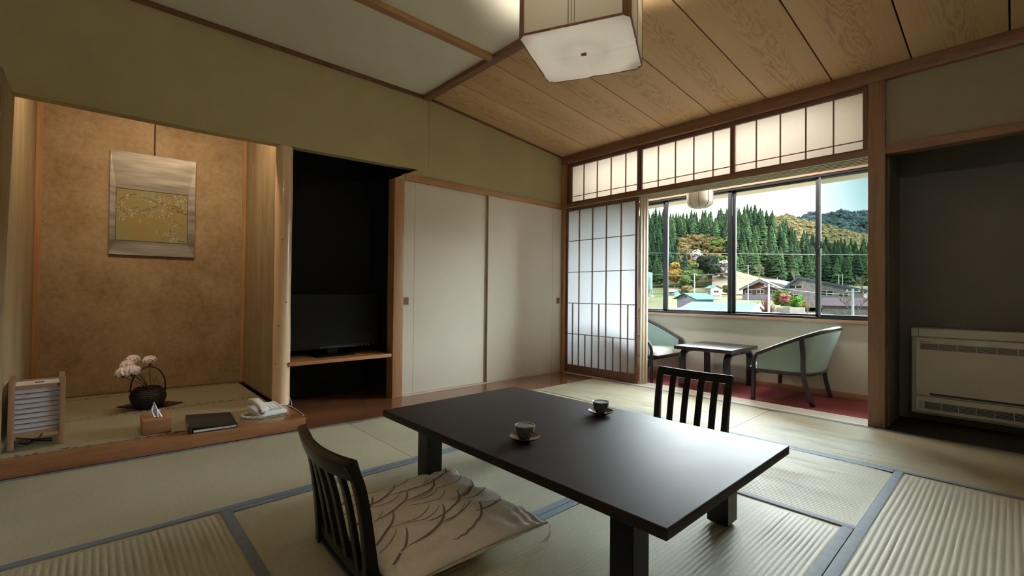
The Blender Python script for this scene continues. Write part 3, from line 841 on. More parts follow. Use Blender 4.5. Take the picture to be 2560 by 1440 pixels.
# bottom sheet with soft dimples near its corners
def bot(a, b):
    x = (a * 2 - 1) * HW; y = (b * 2 - 1) * HW
    if abs(x) + abs(y) > 2 * HW - ch_:
        k = (abs(x) + abs(y) - (2 * HW - ch_)) / 2; x -= math.copysign(k, x); y -= math.copysign(k, y)
    r = max(abs(x), abs(y)) / HW
    d = 0
    for sx in (-1, 1):
        for sy in (-1, 1):
            q = sqrt((x - sx * HW * .86) ** 2 + (y - sy * HW * .86) ** 2) / HW
            d += .022 * math.exp(-(q / .22) ** 2) * (1 if sx * sy > 0 else .35)
    sag = -.004 * (1 - r ** 2) + .0035 * math.exp(-(x / .014) ** 2) + .0035 * math.exp(-(y / .014) ** 2) + .003 * mnoise.noise(Vector((x * 9, y * 9, 2)))
    return (x, y, d * (1 - r ** 8) + sag)
MB().grid(56, 56, bot).build('diffuser_sheet', 'pendant_bottom', pl_, smooth=True)
MB().box(-.012, .012, -.008, .008, -.0075, -.0005).build('sheet_button', 'lamp_frame_wood', pl_)
for k in range(4):
    a = cor[2 * k]; b = cor[2 * k + 1]
    def side(s, t, a=a, b=b): return (a[0] + (b[0] - a[0]) * s, a[1] + (b[1] - a[1]) * s, .006 + (HH - .012) * t)
    sd = MB().grid(1, 1, side); o = sd.build('shade_panel', 'lamp_shade_paper', pl_)
    nx, ny = (a[0] + b[0]) / 2 / HW, (a[1] + b[1]) / 2 / HW
    for q in (-.013, 0, .013):
        mx, my = (a[0] + b[0]) / 2 - ny * q, (a[1] + b[1]) / 2 + nx * q
        MB().bar((mx + nx * .0008, my + ny * .0008, .008), (mx + nx * .0008, my + ny * .0008, HH - .008), .0035, .0035).build('seam_line', 'shade_seam', o)
    c = cor[(2 * k + 1)]; d = cor[(2 * k + 2) % 8]
    def cp(s, t, c=c, d=d): return (c[0] + (d[0] - c[0]) * s, c[1] + (d[1] - c[1]) * s, t)
    w = MB(); out = Vector(((c[0] + d[0]) / 2, (c[1] + d[1]) / 2, 0)).normalized() * .004
    p = [cp(0, 0), cp(1, 0)]
    w.add([(c[0], c[1], 0), (d[0], d[1], 0), (d[0] + out.x, d[1] + out.y, 0), (c[0] + out.x, c[1] + out.y, 0), (c[0], c[1], HH), (d[0], d[1], HH), (d[0] + out.x, d[1] + out.y, HH), (c[0] + out.x, c[1] + out.y, HH)], BF)
    w.build('corner_strip', 'lamp_frame_wood', pl_)
    MB().bar((a[0], a[1], .003), (b[0], b[1], .003), .006, .008).build('bottom_rim', 'lamp_frame_wood', pl_)
# bulbs added as room fill: the strong one above an added inner reflector board throws its light on the ceiling, a weak one glows through the bottom sheet
for nm, en, z in (('ceiling_fill_bulb', 44, .212), ('sheet_fill_bulb', 1.2, .15)):
    pld = bpy.data.lights.new(nm, 'POINT'); pld.energy = en; pld.color = (1.0, .91, .78); pld.shadow_soft_size = .05
    plo = bpy.data.objects.new(nm, pld); COL.objects.link(plo); plo.parent = pl_; plo.location = (0, 0, z)
MB().box(-HW + .012, HW - .012, -HW + .012, HW - .012, .190, .196).build('added_reflector', 'white_rim_light', pl_)
for sg in (-1, 1):
    MB().bar((-HW + .006, sg * .05, HH - .008), (HW - .006, sg * .05, HH - .008), .016, .010).build('top_crossbar', 'lamp_frame_wood', pl_)
MB().tube([(0, 0, HH), (0, 0, .555)], .008, 10).build('suspension_rod', 'lamp_frame_wood', pl_, smooth=True)
MB().lathe([(.01, 0), (.05, .002), (.05, .012), (.01, .018)], (0, 0, .541), 24).build('ceiling_rose', 'white_plastic', pl_, smooth=True)

# ------------------------------------------------------------------ small paper lantern on the veranda ceiling
vl = empty('veranda_lantern', 'rounded cream paper lantern hanging in the veranda in front of the window', 'lamp', (1.372, .40, 1.690))
pf = []
for k in range(25):
    t = (k / 24) ** 1.8; z = .42 * t
    r = .108 * ((1 - (1 - t / .16) ** 2.6 * .45) if t < .16 else 1) * (1 - .34 * max(0, (t - .25) / .75) ** 1.6)
    pf.append((r, z))
MB().lathe(pf, n=56, squircle=3.2).build('paper_shade', 'paper_cream', vl, smooth=True)
for k in range(8):
    a = k * pi / 4 + radians(20)
    def rr_(p, a=a):
        q = (abs(cos(a)) ** 3.2 + abs(sin(a)) ** 3.2) ** (-1 / 3.2); return (cos(a) * (p[0] * q + .001), sin(a) * (p[0] * q + .001), p[1])
    MB().tube([rr_(p) for p in pf], .0035, 6).build('lantern_rib', 'lattice_wood', vl, smooth=True)
MB().tube([(0, 0, .42), (0, 0, .69)], .005, 8).build('hanging_rod', 'black_iron', vl, smooth=True)

# ------------------------------------------------------------------ wall heater in the right-hand recess
ac = empty('wall_heater', 'ivory floor-level wall air conditioner in the dark recess at right', 'air conditioner', (2.915, .25, .080))
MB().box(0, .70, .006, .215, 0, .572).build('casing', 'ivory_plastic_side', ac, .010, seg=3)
MB().box(.040, .700, -.004, .03, .515, .570).build('top_cover', 'ivory_plastic', ac, .004)
MB().box(.0, .037, -.002, .03, .515, .571).build('corner_cover', 'ivory_plastic', ac, .004)
fp = MB().box(.026, .674, -.014, .02, .125, .510).build('front_panel', 'ivory_plastic', ac, .005)
MB().box(.026, .674, -.010, .02, .018, .121).build('lower_panel', 'ivory_plastic', ac, .004)
box_obj('upper_vent', 'vent_dark', (.048, .652, -.0150, -.0135, .432, .472), ac)
box_obj('lower_vent', 'vent_dark', (.069, .632, -.0112, -.0095, .040, .086), ac)
for k in range(7): box_obj('vent_louvre', 'ivory_plastic', (.048, .652, -.0170, -.0148, .4345 + k * .0055, .4365 + k * .0055), ac)
for k in range(6): box_obj('vent_louvre', 'ivory_plastic_side', (.069, .632, -.0125, -.0108, .0430 + k * .0075, .0448 + k * .0075), ac)
for k in range(1, 7):
    x = .048 + .0875 * k
    if x < .65: box_obj('vent_divider', 'ivory_plastic', (x, x + .003, -.0180, -.0145, .432, .472), ac)
    x = .069 + .0800 * k
    if x < .63: box_obj('vent_divider', 'ivory_plastic', (x, x + .003, -.0135, -.0105, .040, .086), ac)
MB().box(.095, .62, -.0150, -.010, .132, .146).build('grip_slot', 'vent_dark', ac, .001)
box_obj('sensor_window', 'ivory_plastic_side', (.038, .060, -.0112, -.0095, .040, .086), ac)
def lettering(txt, size, mat, parent, loc, rot, name='lettering', ext=.0004):
    c = bpy.data.curves.new(name, 'FONT'); c.body = txt; c.size = size; c.extrude = ext
    t = bpy.data.objects.new(name + '_tmp', c); COL.objects.link(t)
    dg = bpy.context.evaluated_depsgraph_get(); me = bpy.data.meshes.new_from_object(t.evaluated_get(dg))
    bpy.data.objects.remove(t); me.materials.clear(); me.materials.append(MATS[mat])
    o = bpy.data.objects.new(name, me); COL.objects.link(o); o.parent = parent; o.location = loc; o.rotation_euler = rot
    return o
lettering('DAIKIN', .0125, 'lettering_dark', ac, (.058, -.0146, .480), (radians(90), 0, 0))
MB().prism([(.048, .4805), (.056, .4805), (.048, .4885)], 'y', -.0150, -.0142).build('emblem', 'lettering_dark', ac)

# ------------------------------------------------------------------ television
tv = empty('television', 'black flat television standing on the shelf in the dark recess', 'television', (-.20, -2.475, .360))
MB().box(-.02, .02, -.375, .375, .055, .475).build('tv_case', 'tv_bezel', tv, .005)
box_obj('screen', 'tv_bezel', (.0205, .0215, -.362, .362, .082, .463), tv)
MB().prism([(-.09, -.15), (.09, -.15), (.09, .15), (-.09, .15)], 'z', 0, .012).build('stand_foot', 'tv_bezel', tv, .003)
MB().box(-.015, .015, -.04, .04, .010, .06).build('stand_neck', 'tv_bezel', tv)
box_obj('logo_bar', 'tv_silver', (.0212, .0220, -.335, -.305, .063, .0665), tv)
for y, z in ((.235, .066), (.262, .068), (.292, .069), (.325, .071)): MB().lathe([(.001, -.004), (.004, -.002), (.004, .002), (.001, .004)], (.021, y, z), 8).build('glint_dot', 'tv_silver', tv)  # silver dots stand in for reflections on the lower bezel
box_obj('speaker_strip', 'black_satin', (.0205, .0225, -.10, .20, .060, .072), tv)

# ------------------------------------------------------------------ hanging picture in the alcove
ry = radians(0)
skewa = atan2(.0934, 1)
pc = empty('hanging_picture', 'gold painting of plum branches in a grey silver mount hanging on the alcove wall', 'picture', (-1.158, -3.514, 1.12), -skewa)
# local: +x out of the wall, y along it
W_ = .262; H_ = .782
iy0, iy1, iz0, iz1 = -.228, .215, .108, .505
o_ = [(-W_, 0), (W_, 0), (W_, H_), (-W_, H_)]; i_ = [(iy0, iz0), (iy1, iz0), (iy1, iz1), (iy0, iz1)]
mt = MB()
vs = [(.022, y, z) for y, z in o_] + [(.006, y, z) for y, z in i_] + [(0, y, z) for y, z in o_] + [(.028, iy0 - .030 * 0 - .004, iz0)] 
mt = MB(); mt.add([(.020, y, z) for y, z in o_] + [(.010, y, z) for y, z in i_] + [(0, y, z) for y, z in o_],
       [(0, 1, 5, 4), (1, 2, 6, 5), (2, 3, 7, 6), (3, 0, 4, 7), (0, 8, 9, 1), (1, 9, 10, 2), (2, 10, 11, 3), (3, 11, 8, 0), (8, 11, 10, 9)])
mt.build('brocade_mount', 'silver_brocade', pc)
bd = MB()
for (a, b, c, d) in ((iy0, iy1, iz0, iz0 + .003), (iy0, iy1, iz1 - .003, iz1), (iy0, iy0 + .003, iz0, iz1), (iy1 - .003, iy1, iz0, iz1)): bd.box(.0085, .0125, a, b, c, d)
bd.build('inner_border', 'vent_dark', pc)
pt = MB().box(.004, .0095, iy0 + .001, iy1 - .001, iz0 + .001, iz1 - .001).build('painting', 'painting_gold', pc)
# brushed branches and blossom as a thin print layer
br = MB(); bl = MB(); random.seed(4)
def cl(y, z): return iy0 + .006 < y < iy1 - .006 and iz0 + .006 < z < iz1 - .006
def stroke(y, z, ang, ln, w, depth=0):
    n = 9; pts = []
    for k in range(n):
        pts.append((y, z)); y += cos(ang) * ln / n; z += sin(ang) * ln / n; ang += random.uniform(-.26, .26)
        if depth < 2 and random.random() < .38: stroke(y, z, ang + random.choice((-1, 1)) * random.uniform(.4, 1.0), ln * random.uniform(.3, .55), w * .6, depth + 1)
        if random.random() < .45:
            by, bz = y + random.uniform(-.008, .008), z + random.uniform(-.008, .008); r = random.uniform(.0025, .006)
            if cl(by, bz): bl.add([(.0102, by + r * cos(t * pi / 3), bz + r * .8 * sin(t * pi / 3)) for t in range(6)], [(0, 1, 2, 3, 4, 5)])
    for k in range(n - 1):
        (a, b), (c, d) = pts[k], pts[k + 1]
        if not (cl(a, b) and cl(c, d)): continue
        l = sqrt((c - a) ** 2 + (d - b) ** 2) + 1e-9; ny, nz = -(d - b) / l, (c - a) / l; w1 = w * (1 - k / n * .7); w2 = w * (1 - (k + 1) / n * .7)
        br.add([(.0100, a + ny * w1, b + nz * w1), (.0100, a - ny * w1, b - nz * w1), (.0100, c - ny * w2, d - nz * w2), (.0100, c + ny * w2, d + nz * w2)], [(0, 1, 2, 3)])
# local y grows to the right in view
stroke(.205, .345, 2.75, .34, .0036); stroke(.205, .345, 2.3, .16, .003); stroke(.02, .39, 3.5, .20, .0026); stroke(.03, .50, 5.9, .17, .002)
stroke(.09, .15, 1.2, .08, .003); stroke(.20, .12, 2.9, .10, .002); stroke(.18, .25, 2.7, .12, .0022); stroke(-.10, .37, 3.6, .14, .002)
for k in range(9): stroke(random.uniform(-.02, .2), random.uniform(.13, .32), random.uniform(0, 6), .035, .0012, 2)
for k in range(5): stroke(-.212, .38 - k * .016, random.uniform(0, 6), .012, .0012, 2)
br.build('branch_print', 'painting_branch', pt, fixn=False); bl.build('blossom_print', 'painting_blossom', pt, fixn=False, kind='stuff')
ch2 = MB()
z = H_ - .004
while z < 1.19:
    ch2.tube([(.008 + .0022 * cos(t), -.004 + .0032 * cos(t), z + .006 * sin(t)) for t in [q * pi / 4 for q in range(9)]], .0016, 5); z += .010
ch2.build('hanging_chain', 'black_iron', pc, smooth=True)

# ------------------------------------------------------------------ paper floor lantern in the alcove
ln = empty('floor_lantern', 'low slatted wooden lantern with white paper sides at the left of the alcove', 'lamp', (.015, -4.055, AZ + .002), radians(3))
for sx in (-1, 1):
    for sy in (-1, 1):
        h = .335 if True else .3
        MB().prism([(sx * .102 - .008, sy * .088 - .011), (sx * .102 + .008, sy * .088 - .011), (sx * .102 + .008, sy * .088 + .011), (sx * .102 - .008, sy * .088 + .011)], 'z', 0, h).build('corner_post', 'lantern_wood', ln, .001)
for sx in (-1, 1):
    for z0, z1 in ((.062, .080), (.292, .308)):
        MB().box(sx * .100 - .005, sx * .100 + .005, -.088, .088, z0, z1).build('cross_rail', 'lantern_wood', ln)
for sy in (-1, 1):
    for z0, z1 in ((.062, .080), (.292, .308)):
        MB().box(-.100, .100, sy * .086 - .005, sy * .086 + .005, z0, z1).build('cross_rail', 'lantern_wood', ln)
MB().box(-.092, .092, -.078, .078, .070, .302).build('paper_box', 'lantern_paper', ln)
for k in range(8):
    z = .096 + .0245 * k
    for sx in (-1, 1): box_obj('slat', 'trim_brown', (sx * .0985 - .002, sx * .0985 + .002, -.080, .080, z - .0016, z + .0016), ln)
    for sy in (-1, 1): box_obj('slat', 'trim_brown', (-.094, .094, sy * .0845 - .002, sy * .0845 + .002, z - .0016, z + .0016), ln)
box_obj('name_plate', 'vent_dark', (-.03, .0, -.012, .022, .3022, .3034), ln)
MB().tube([(.02, .03, .062), (.03, .01, .03), (.05, -.03, .006), (.0, -.06, .006), (-.03, -.02, .006), (.03, .03, .006), (.055, .055, .008), (.03, .05, .014), (-.03, .0, .006), (-.10, -.06, .006), (-.16, -.09, .004)], .0035, 8).build('power_cord', 'cord_black', ln, smooth=True)

# ------------------------------------------------------------------ tissue box
tz = empty('tissue_box', 'orange-brown wooden tissue box with a white tissue pulled up', 'tissue box', (.137, -3.585, AZ + .002), radians(0))
MB().box(-.100, .100, -.061, .061, .0, .062).build('box_base', 'tissue_box_wood', tz, .002)
MB().box(-.101, .101, -.062, .062, .0145, .074).build('box_cover', 'tissue_box_wood', tz, .002)
box_obj('slot', 'dark_void', (-.05, .05, -.005, .005, .0735, .0746), tz)
ti = MB()
def tis(a, b):
    w = .030 * (1 - abs(b - .45) * .9) ; y = (a - .5) * 2 * w
    return (.010 * sin(a * 9) * (1 - b * .3) - .02 * b + .02, y * (1.1 - b * .9) - .022 * b - .006 * sin(b * 4) + .010, .070 + .088 * b - .012 * abs(a - .35) * b)
ti.grid(16, 12, tis)
ti.grid(10, 10, lambda a, b: (.020 + .008 * sin(a * 6), (a - .5) * .020 - .004 * b + .012, .070 + .046 * b))
ti.build('tissue', 'tissue_white', tz, smooth=True, fixn=False)
# ------------------------------------------------------------------ guest binder
bn = empty('ring_binder', 'black leather ring binder lying flat between tissue box and telephone', 'binder', (.205, -3.328, AZ + .002), radians(-4))
MB().box(-.165, .165, -.112, .112, .0, .003).build('back_cover', 'binder_black', bn, .001)
MB().box(-.160, .158, -.098, .104, .003, .014).build('page_block', 'paper_white', bn)
MB().prism([(-.117, .030), (-.106, .034), (.112, .0175), (.112, .0145), (-.100, .0265)], 'x', -.165, .165).build('front_cover', 'binder_black', bn, .001)
MB().prism([(-.118, 0), (-.106, 0), (-.104, .033), (-.118, .034)], 'x', -.165, .165).build('spine', 'binder_black', bn, .001)
box_obj('spine_label', 'paper_white', (-.02, .07, -.1192, -.1182, .009, .024), bn)
MB().box(-.166, .166, .060, .082, .0170, .0215).build('closing_band', 'black_satin', bn, .001)

# ------------------------------------------------------------------ telephone
ph = empty('telephone', 'white corded push-button telephone on the corner of the alcove step', 'telephone', (.140, -3.012, AZ + .002), radians(8))
ph.scale = (.92, .92, .92)
MB().prism([(-.105, .0), (.105, .0), (.105, .020), (.095, .026), (-.085, .052), (-.105, .050)], 'y', -.095, .085).build('base', 'white_plastic', ph, .006, seg=3)
sl = atan2(.026, .18)
def onface(x, y, dz=0): return (x, y, .026 + (.095 - x) * math.tan(sl) + dz)
pp = MB(); pp.add([onface(-.060, -.030, .0015), onface(.080, -.030, .0015), onface(.080, .072, .0015), onface(-.060, .072, .0015)], [(0, 1, 2, 3)]); pp.build('key_panel', 'phone_panel', ph)
for r in range(4):
    for c in range(3):
        x, y = -.035 + r * .025, -.010 + c * .026; q = onface(x, y, .002)
        MB().box(x - .0075, x + .0075, y - .0085, y + .0085, q[2] - .002, q[2] + .004).build('key', 'key_white', ph, .0012)
q = onface(-.075, .02, .0005); MB().box(-.082, -.070, -.030, .075, q[2] - .002, q[2] + .0015).build('index_strip', 'key_white', ph)
hs = empty('handset_group', None)
bpy.data.objects.remove(hs)
hp = [(-.112, -.066, .052), (-.106, -.066, .068), (-.085, -.066, .080), (-.04, -.066, .084), (.02, -.066, .075), (.070, -.066, .062), (.098, -.066, .048), (.108, -.066, .030)]
hd = MB(); hd.strap(hp, [.046, .054, .056, .050, .048, .052, .056, .048], [.024, .036, .036, .034, .034, .036, .038, .024], side=(0, 1, 0))
hso = hd.build('handset', 'white_plastic', ph, .008, seg=3)
MB().lathe([(.020, 0), (.022, .006), (.022, .020), (.018, .024)], (-.090, -.066, .048), 20).build('earpiece', 'white_plastic', hso, smooth=True)
MB().lathe([(.020, 0), (.022, .006), (.022, .018), (.018, .022)], (.085, -.066, .030), 20).build('mouthpiece', 'white_plastic', hso, smooth=True)
# coiled cord: a helix along a drooping path
def smooth_path(pts, n):
    out = []
    P = [Vector(p) for p in pts]
    for i in range(len(P) - 1):
        p0, p1, p2, p3 = P[max(i - 1, 0)], P[i], P[i + 1], P[min(i + 2, len(P) - 1)]
        for k in range(n):
            t = k / n; out.append(.5 * ((2 * p1) + (-p0 + p2) * t + (2 * p0 - 5 * p1 + 4 * p2 - p3) * t * t + (-p0 + 3 * p1 - 3 * p2 + p3) * t ** 3))
    out.append(P[-1]); return out
cp_ = smooth_path([(.112, -.060, .034), (.130, -.076, .016), (.128, -.115, .012), (.100, -.160, .012), (.045, -.178, .012), (-.01, -.160, .012), (-.03, -.105, .014)], 60)
hel = []; 
for i in range(len(cp_)):
    d = (cp_[min(i + 1, len(cp_) - 1)] - cp_[max(i - 1, 0)]).normalized(); a = d.cross(Vector((0, 0, 1))).normalized(); b = d.cross(a); t = i * .80
    hel.append(cp_[i] + a * cos(t) * .0078 + b * sin(t) * .0078)
MB().tube(hel, .0027, 5).build('coiled_cord', 'white_plastic', ph, smooth=True)
MB().tube(smooth_path([(-.060, .085, .012), (-.075, .120, .020), (-.090, .165, .012), (-.085, .215, -.020), (-.045, .255, -.058), (.02, .245, -.0675), (-.02, .205, -.066), (-.085, .200, -.0655), (-.20, .175, -.0655)], 10), .0026, 7).build('line_cord', 'cord_white', ph, smooth=True)
cab = tag(MB().tube(smooth_path([(-.440, -2.80, .150), (-.36, -2.79, .14), (-.25, -2.775, .085), (-.20, -2.765, .030), (-.21, -2.775, .006), (-.30, -2.80, .0045), (-.43, -2.83, .0045)], 10), .0026, 7).build('wall_cable', 'cord_white', None, smooth=True), 'thin white cable looping down at the foot of the log post', 'cable')

# ------------------------------------------------------------------ flower basket on its mat
mtc = tag(MB().box(-.15, .15, -.105, .105, 0, .004).build('cloth_mat', 'maroon_cloth', None, .001), 'dark maroon mat under the flower basket', 'mat')
mtc.location = (-.575, -3.555, AZ + .003); mtc.rotation_euler = (0, 0, radians(38))
bk = empty('flower_basket', 'dark woven basket with tall arched handle holding white flowers', 'basket', (-.50, -3.575, AZ + .0075), radians(96))
bk.scale = (.86, .90, .95)
pfb = [(.002, 0), (.078, 0), (.092, .02), (.105, .05), (.108, .075), (.098, .105), (.082, .128), (.084, .135), (.076, .135), (.070, .120), (.03, .116), (.001, .116)]
MB().lathe(pfb, n=40, squircle=2.6).build('basket_body', 'basket_dark', bk, smooth=True)
wv = MB()
for k in range(11):
    z = .008 + .0115 * k
    r = [p for p in pfb[1:7]]
    rr0 = .078 + (.108 - .078) * sin(min(1, z / .085) * pi / 2) if z < .085 else .108 - (.026) * ((z - .085) / .045)
    pts = []
    for j in range(49):
        a = j * 2 * pi / 48; q = (abs(cos(a)) ** 2.6 + abs(sin(a)) ** 2.6) ** (-1 / 2.6); w = .0025 * (1 if (j + k) % 2 else -1)
        pts.append((cos(a) * (rr0 * q + w), sin(a) * (rr0 * q + w), z))
    wv.tube(pts, .0042, 5, cap=False)
wv.build('weave', 'basket_dark', bk, smooth=True, kind='stuff')
hpth = [( -.104 + .0 , 0, .09)] + [(-.108 * cos(pi * k / 16), 0, .130 + .150 * sin(pi * k / 16)) for k in range(17)] + [(.104, 0, .09)]
for q in (-.006, .006): MB().tube([(x, y + q, z) for x, y, z in hpth], .0042, 6).build('handle', 'basket_dark', bk, smooth=True)
random.seed(12)
def carnation(name, p, r, stem_from, label):
    o = empty(name, label, 'flower', p, group=None)
    r *= 1.25; m = MB()
    for sh in range(3):
        rs = r * (1 - .22 * sh); ph_ = random.uniform(0, 6)
        def pf_(a, b, rs=rs, ph_=ph_, sh=sh):
            th = 2 * pi * a; el = -.55 + (pi / 2 + .55) * b; ru = 1 + .13 * sin(th * 9 + ph_ + 4 * b) * (1 - b * .7) + .10 * mnoise.noise(Vector((cos(th) * 3, sin(th) * 3, el * 3 + ph_))) + .05 * sin(th * 17 + b * 20)
            q = rs * ru
            q *= 1 + .16 * mnoise.noise(Vector((cos(th) * cos(el) * 5, sin(th) * cos(el) * 5, sin(el) * 5 + ph_ * 3))); return (cos(th) * cos(el) * q, sin(th) * cos(el) * q, sin(el) * q * .88 + .002 * sh + .10 * r * sin(th * 6 + ph_) * (1 - b))
        m.grid(54, 14, pf_)
    m.build('petals', 'petal_white', o, smooth=True, fixn=False)
    MB().lathe([(.002, -r * .95), (r * .25, -r * .7), (r * .28, -r * .2), (r * .1, 0)], n=10).build('calyx', 'stem_green', o, smooth=True)
    sf = Vector(stem_from) - Vector(p); MB().tube(smooth_path([(0, 0, -r * .8), (sf.x * .4 + .004, sf.y * .4, sf.z * .45), tuple(sf)], 6), .0017, 5).build('stem', 'stem_green', o, smooth=True)
    return o
S0 = (-.50, -3.565, .19)
carnation('carnation', (-.42, -3.708, .328), .030, S0, 'leftmost and lowest white carnation in the basket')
carnation('carnation', (-.47, -3.684, .366), .029, S0, 'white carnation second from the left, upper edge of the left cluster')
carnation('carnation', (-.42, -3.664, .334), .031, S0, 'large white carnation at the front of the left cluster')
carnation('carnation', (-.52, -3.655, .392), .029, S0, 'topmost white carnation leaning left above the basket')
carnation('carnation', (-.52, -3.568, .380), .029, S0, 'single white carnation standing alone above the basket handle')
carnation('carnation', (-.47, -3.640, .335), .018, S0, 'small half-hidden pale bud right of the left flower cluster')
fl = MB(); stf = MB()
for k in range(70):
    a = random.uniform(0, 2 * pi); rr_ = random.uniform(.01, .10); z = random.uniform(.13, .26); x, y = cos(a) * rr_, sin(a) * rr_
    fl.lathe([(.0004, -.0026), (.0028, 0), (.0004, .0026)], (x, y, z), 5)
    if k % 3 == 0: stf.tube([(x * .25, y * .25, .115), (x * .8, y * .8, z * .7 + .03), (x, y, z)], .0007, 4)
fl.build('filler_blossom', 'filler_gold', bk, kind='stuff'); stf.build('filler_stems', 'stem_green', bk, kind='stuff')

# ------------------------------------------------------------------ veranda table and chairs
vt = empty('side_table', 'small dark bentwood table between the two veranda armchairs', 'table', (1.49, .50, .001))
MB().box(-.262, .262, -.312, .295, .350, .384).build('tabletop', 'espresso_wood', vt, .004)
for sx in (-1, 1):
    for sy in (-1, 1):
        pts = [(0, sy * .262, .0)] + [(0, sy * .262, .24)] + [(0, sy * (.262 - .085 * (1 - cos(t))), .255 + .080 * sin(t)) for t in [k * pi / 12 for k in range(1, 7)]] + [(0, sy * .02, .335)]
        m = MB(); m.strap([(sx * .205, y, z) for _, y, z in pts], .058, .026, side=(1, 0, 0)); m.build('bent_leg', 'espresso_wood', vt, .004)
def armchair(label, loc, rz):
    """local: faces +x; width along y"""
    o = empty('armchair', label, 'chair', loc, rz)
    def rail(s):      # s in -1..1 : front of one arm -> back centre -> front of other arm
        a = abs(s); sg = 1 if s >= 0 else -1
        # plan: arm straight then round the back
        if a > .45:
            t = (a - .45) / .55; x = -.17 + .345 * t; y = (.292 + .030 * t) * sg; z = .545 - .165 * t ** 1.05
        else:
            t = a / .45; an = t * pi / 2; x = -.17 - .135 * cos(an) ** .9; y = .292 * sin(an) ** .85 * sg; z = .600 - .055 * t ** 2
        return Vector((x, y, z))
    N = 60; top = [rail(-1 + 2 * k / N) for k in range(N + 1)]
    def legend(sg): return [Vector((.175 + .020, .322 * sg, .350)), Vector((.205, .322 * sg, .30)), Vector((.205, .322 * sg, .15)), Vector((.208, .324 * sg, .0))]
    path = list(reversed(legend(-1))) + top + legend(1)
    MB().tube(path, .017, 10, flat=1.0).build('arm_rail', 'espresso_wood', o, smooth=True)
    def lower(s):
        a = abs(s); sg = 1 if s >= 0 else -1
        if a > .5:
            t = (a - .5) / .5; return Vector((-.12 + .305 * t, (.262 + .050 * t) * sg, .245))
        an = a / .5 * pi / 2; return Vector((-.12 - .075 * cos(an), .262 * sin(an) ** .9 * sg, .245))
    def shell(off):
        def f(a, b):
            s = -1 + 2 * a; p = rail(s * .985); q = lower(s * .985); m = q.lerp(p, b)
            c = Vector((.02, 0, m.z)) - m; c.z = 0; c.normalize()
            bulge = .012 * sin(pi * b)
            return tuple(m + c * (off + (bulge if off > 0 else -bulge * .3)))
        return f
    MB().grid(56, 8, shell(.014)).build('inner_upholstery', 'teal_upholstery', o, smooth=True, fixn=False)
    MB().grid(56, 8, shell(-.012)).build('outer_upholstery', 'teal_upholstery', o, smooth=True, fixn=False)
    MB().tube([lower(-1 + k / 20) for k in range(41)], .019, 8).build('seat_rail', 'espresso_wood', o, smooth=True)
    MB().bar((.195, -.315, .238), (.195, .315, .238), .024, .044).build('front_rail', 'espresso_wood', o, .003)
    def seat(a, b):
        u, v = a * 2 - 1, b * 2 - 1; e = max(0, (1 - abs(u) ** 4) * (1 - abs(v) ** 4)) ** .5
        return (.045 + .205 * v, u * (.262 + .02 * v), .262 + .052 * e + .008 * v * e)
    m = MB(); m.grid(20, 20, lambda a, b: seat(cs(a), cs(b)) if False else seat(a, b)); m.grid(20, 20, lambda a, b: (seat(a, b)[0], seat(a, b)[1], .262 - (seat(a, b)[2] - .262) * .45))
    m.build('seat', 'seat_upholstery', o, smooth=True)
    for sg in (-1, 1):
        pts = [rail(.50 * sg) + Vector((0, .012 * sg, -.01)), Vector((-.150, .312 * sg, .40)), Vector((-.148, .290 * sg, .245)), Vector((-.168, .272 * sg, .12)), Vector((-.205, .255 * sg, 0))]
        MB().strap(smooth_path([tuple(p) for p in pts], 5), .030, .030, side=(0, 1, 0)).build('rear_leg', 'espresso_wood', o, .003)
    return o
armchair('teal upholstered dark-framed armchair at the right of the veranda, turned left', (2.135, .520, .001), radians(180))
armchair('teal upholstered armchair half hidden by the sliding screen at left', (.795, .500, .001), 0)

# concealed warm tube behind the hanging wall, lighting the alcove
tub = empty('alcove_light', 'concealed warm strip light above the alcove opening', 'lamp', (-.16, -3.54, 2.27))
MB().box(-.03, .03, -.45, .45, .0, .045).build('fitting', 'white_plastic', tub, .003)
tl = bpy.data.lights.new('alcove_tube', 'AREA'); tl.shape = 'RECTANGLE'; tl.size = .05; tl.size_y = .85; tl.energy = 11.5; tl.color = (1.0, .78, .52)
to = bpy.data.objects.new('alcove_tube', tl); COL.objects.link(to); to.parent = tub; to.location = (0, 0, -.006); to.rotation_euler = (0, radians(25), 0)

# unseen fill lamp added behind the camera to brighten the room
rl = empty('rear_fill_lamp', 'added round white fill lamp on the plaster ceiling behind the viewpoint', 'lamp', (3.9, -4.75, 2.40))
MB().lathe([(.01, 0), (.22, .0), (.25, .02), (.25, .03), (.01, .034)], n=32).build('dish', 'white_rim_light', rl, smooth=True)
MB().tube([(0, 0, .03), (0, 0, .13)], .012, 8).build('stem', 'black_iron', rl)
rld = bpy.data.lights.new('rear_fill_bulb', 'POINT'); rld.energy = 24; rld.color = (1.0, .92, .80); rld.shadow_soft_size = .05
rlo = bpy.data.objects.new('rear_fill_bulb', rld); COL.objects.link(rlo); rlo.parent = rl; rlo.location = (.10, .10, .075)
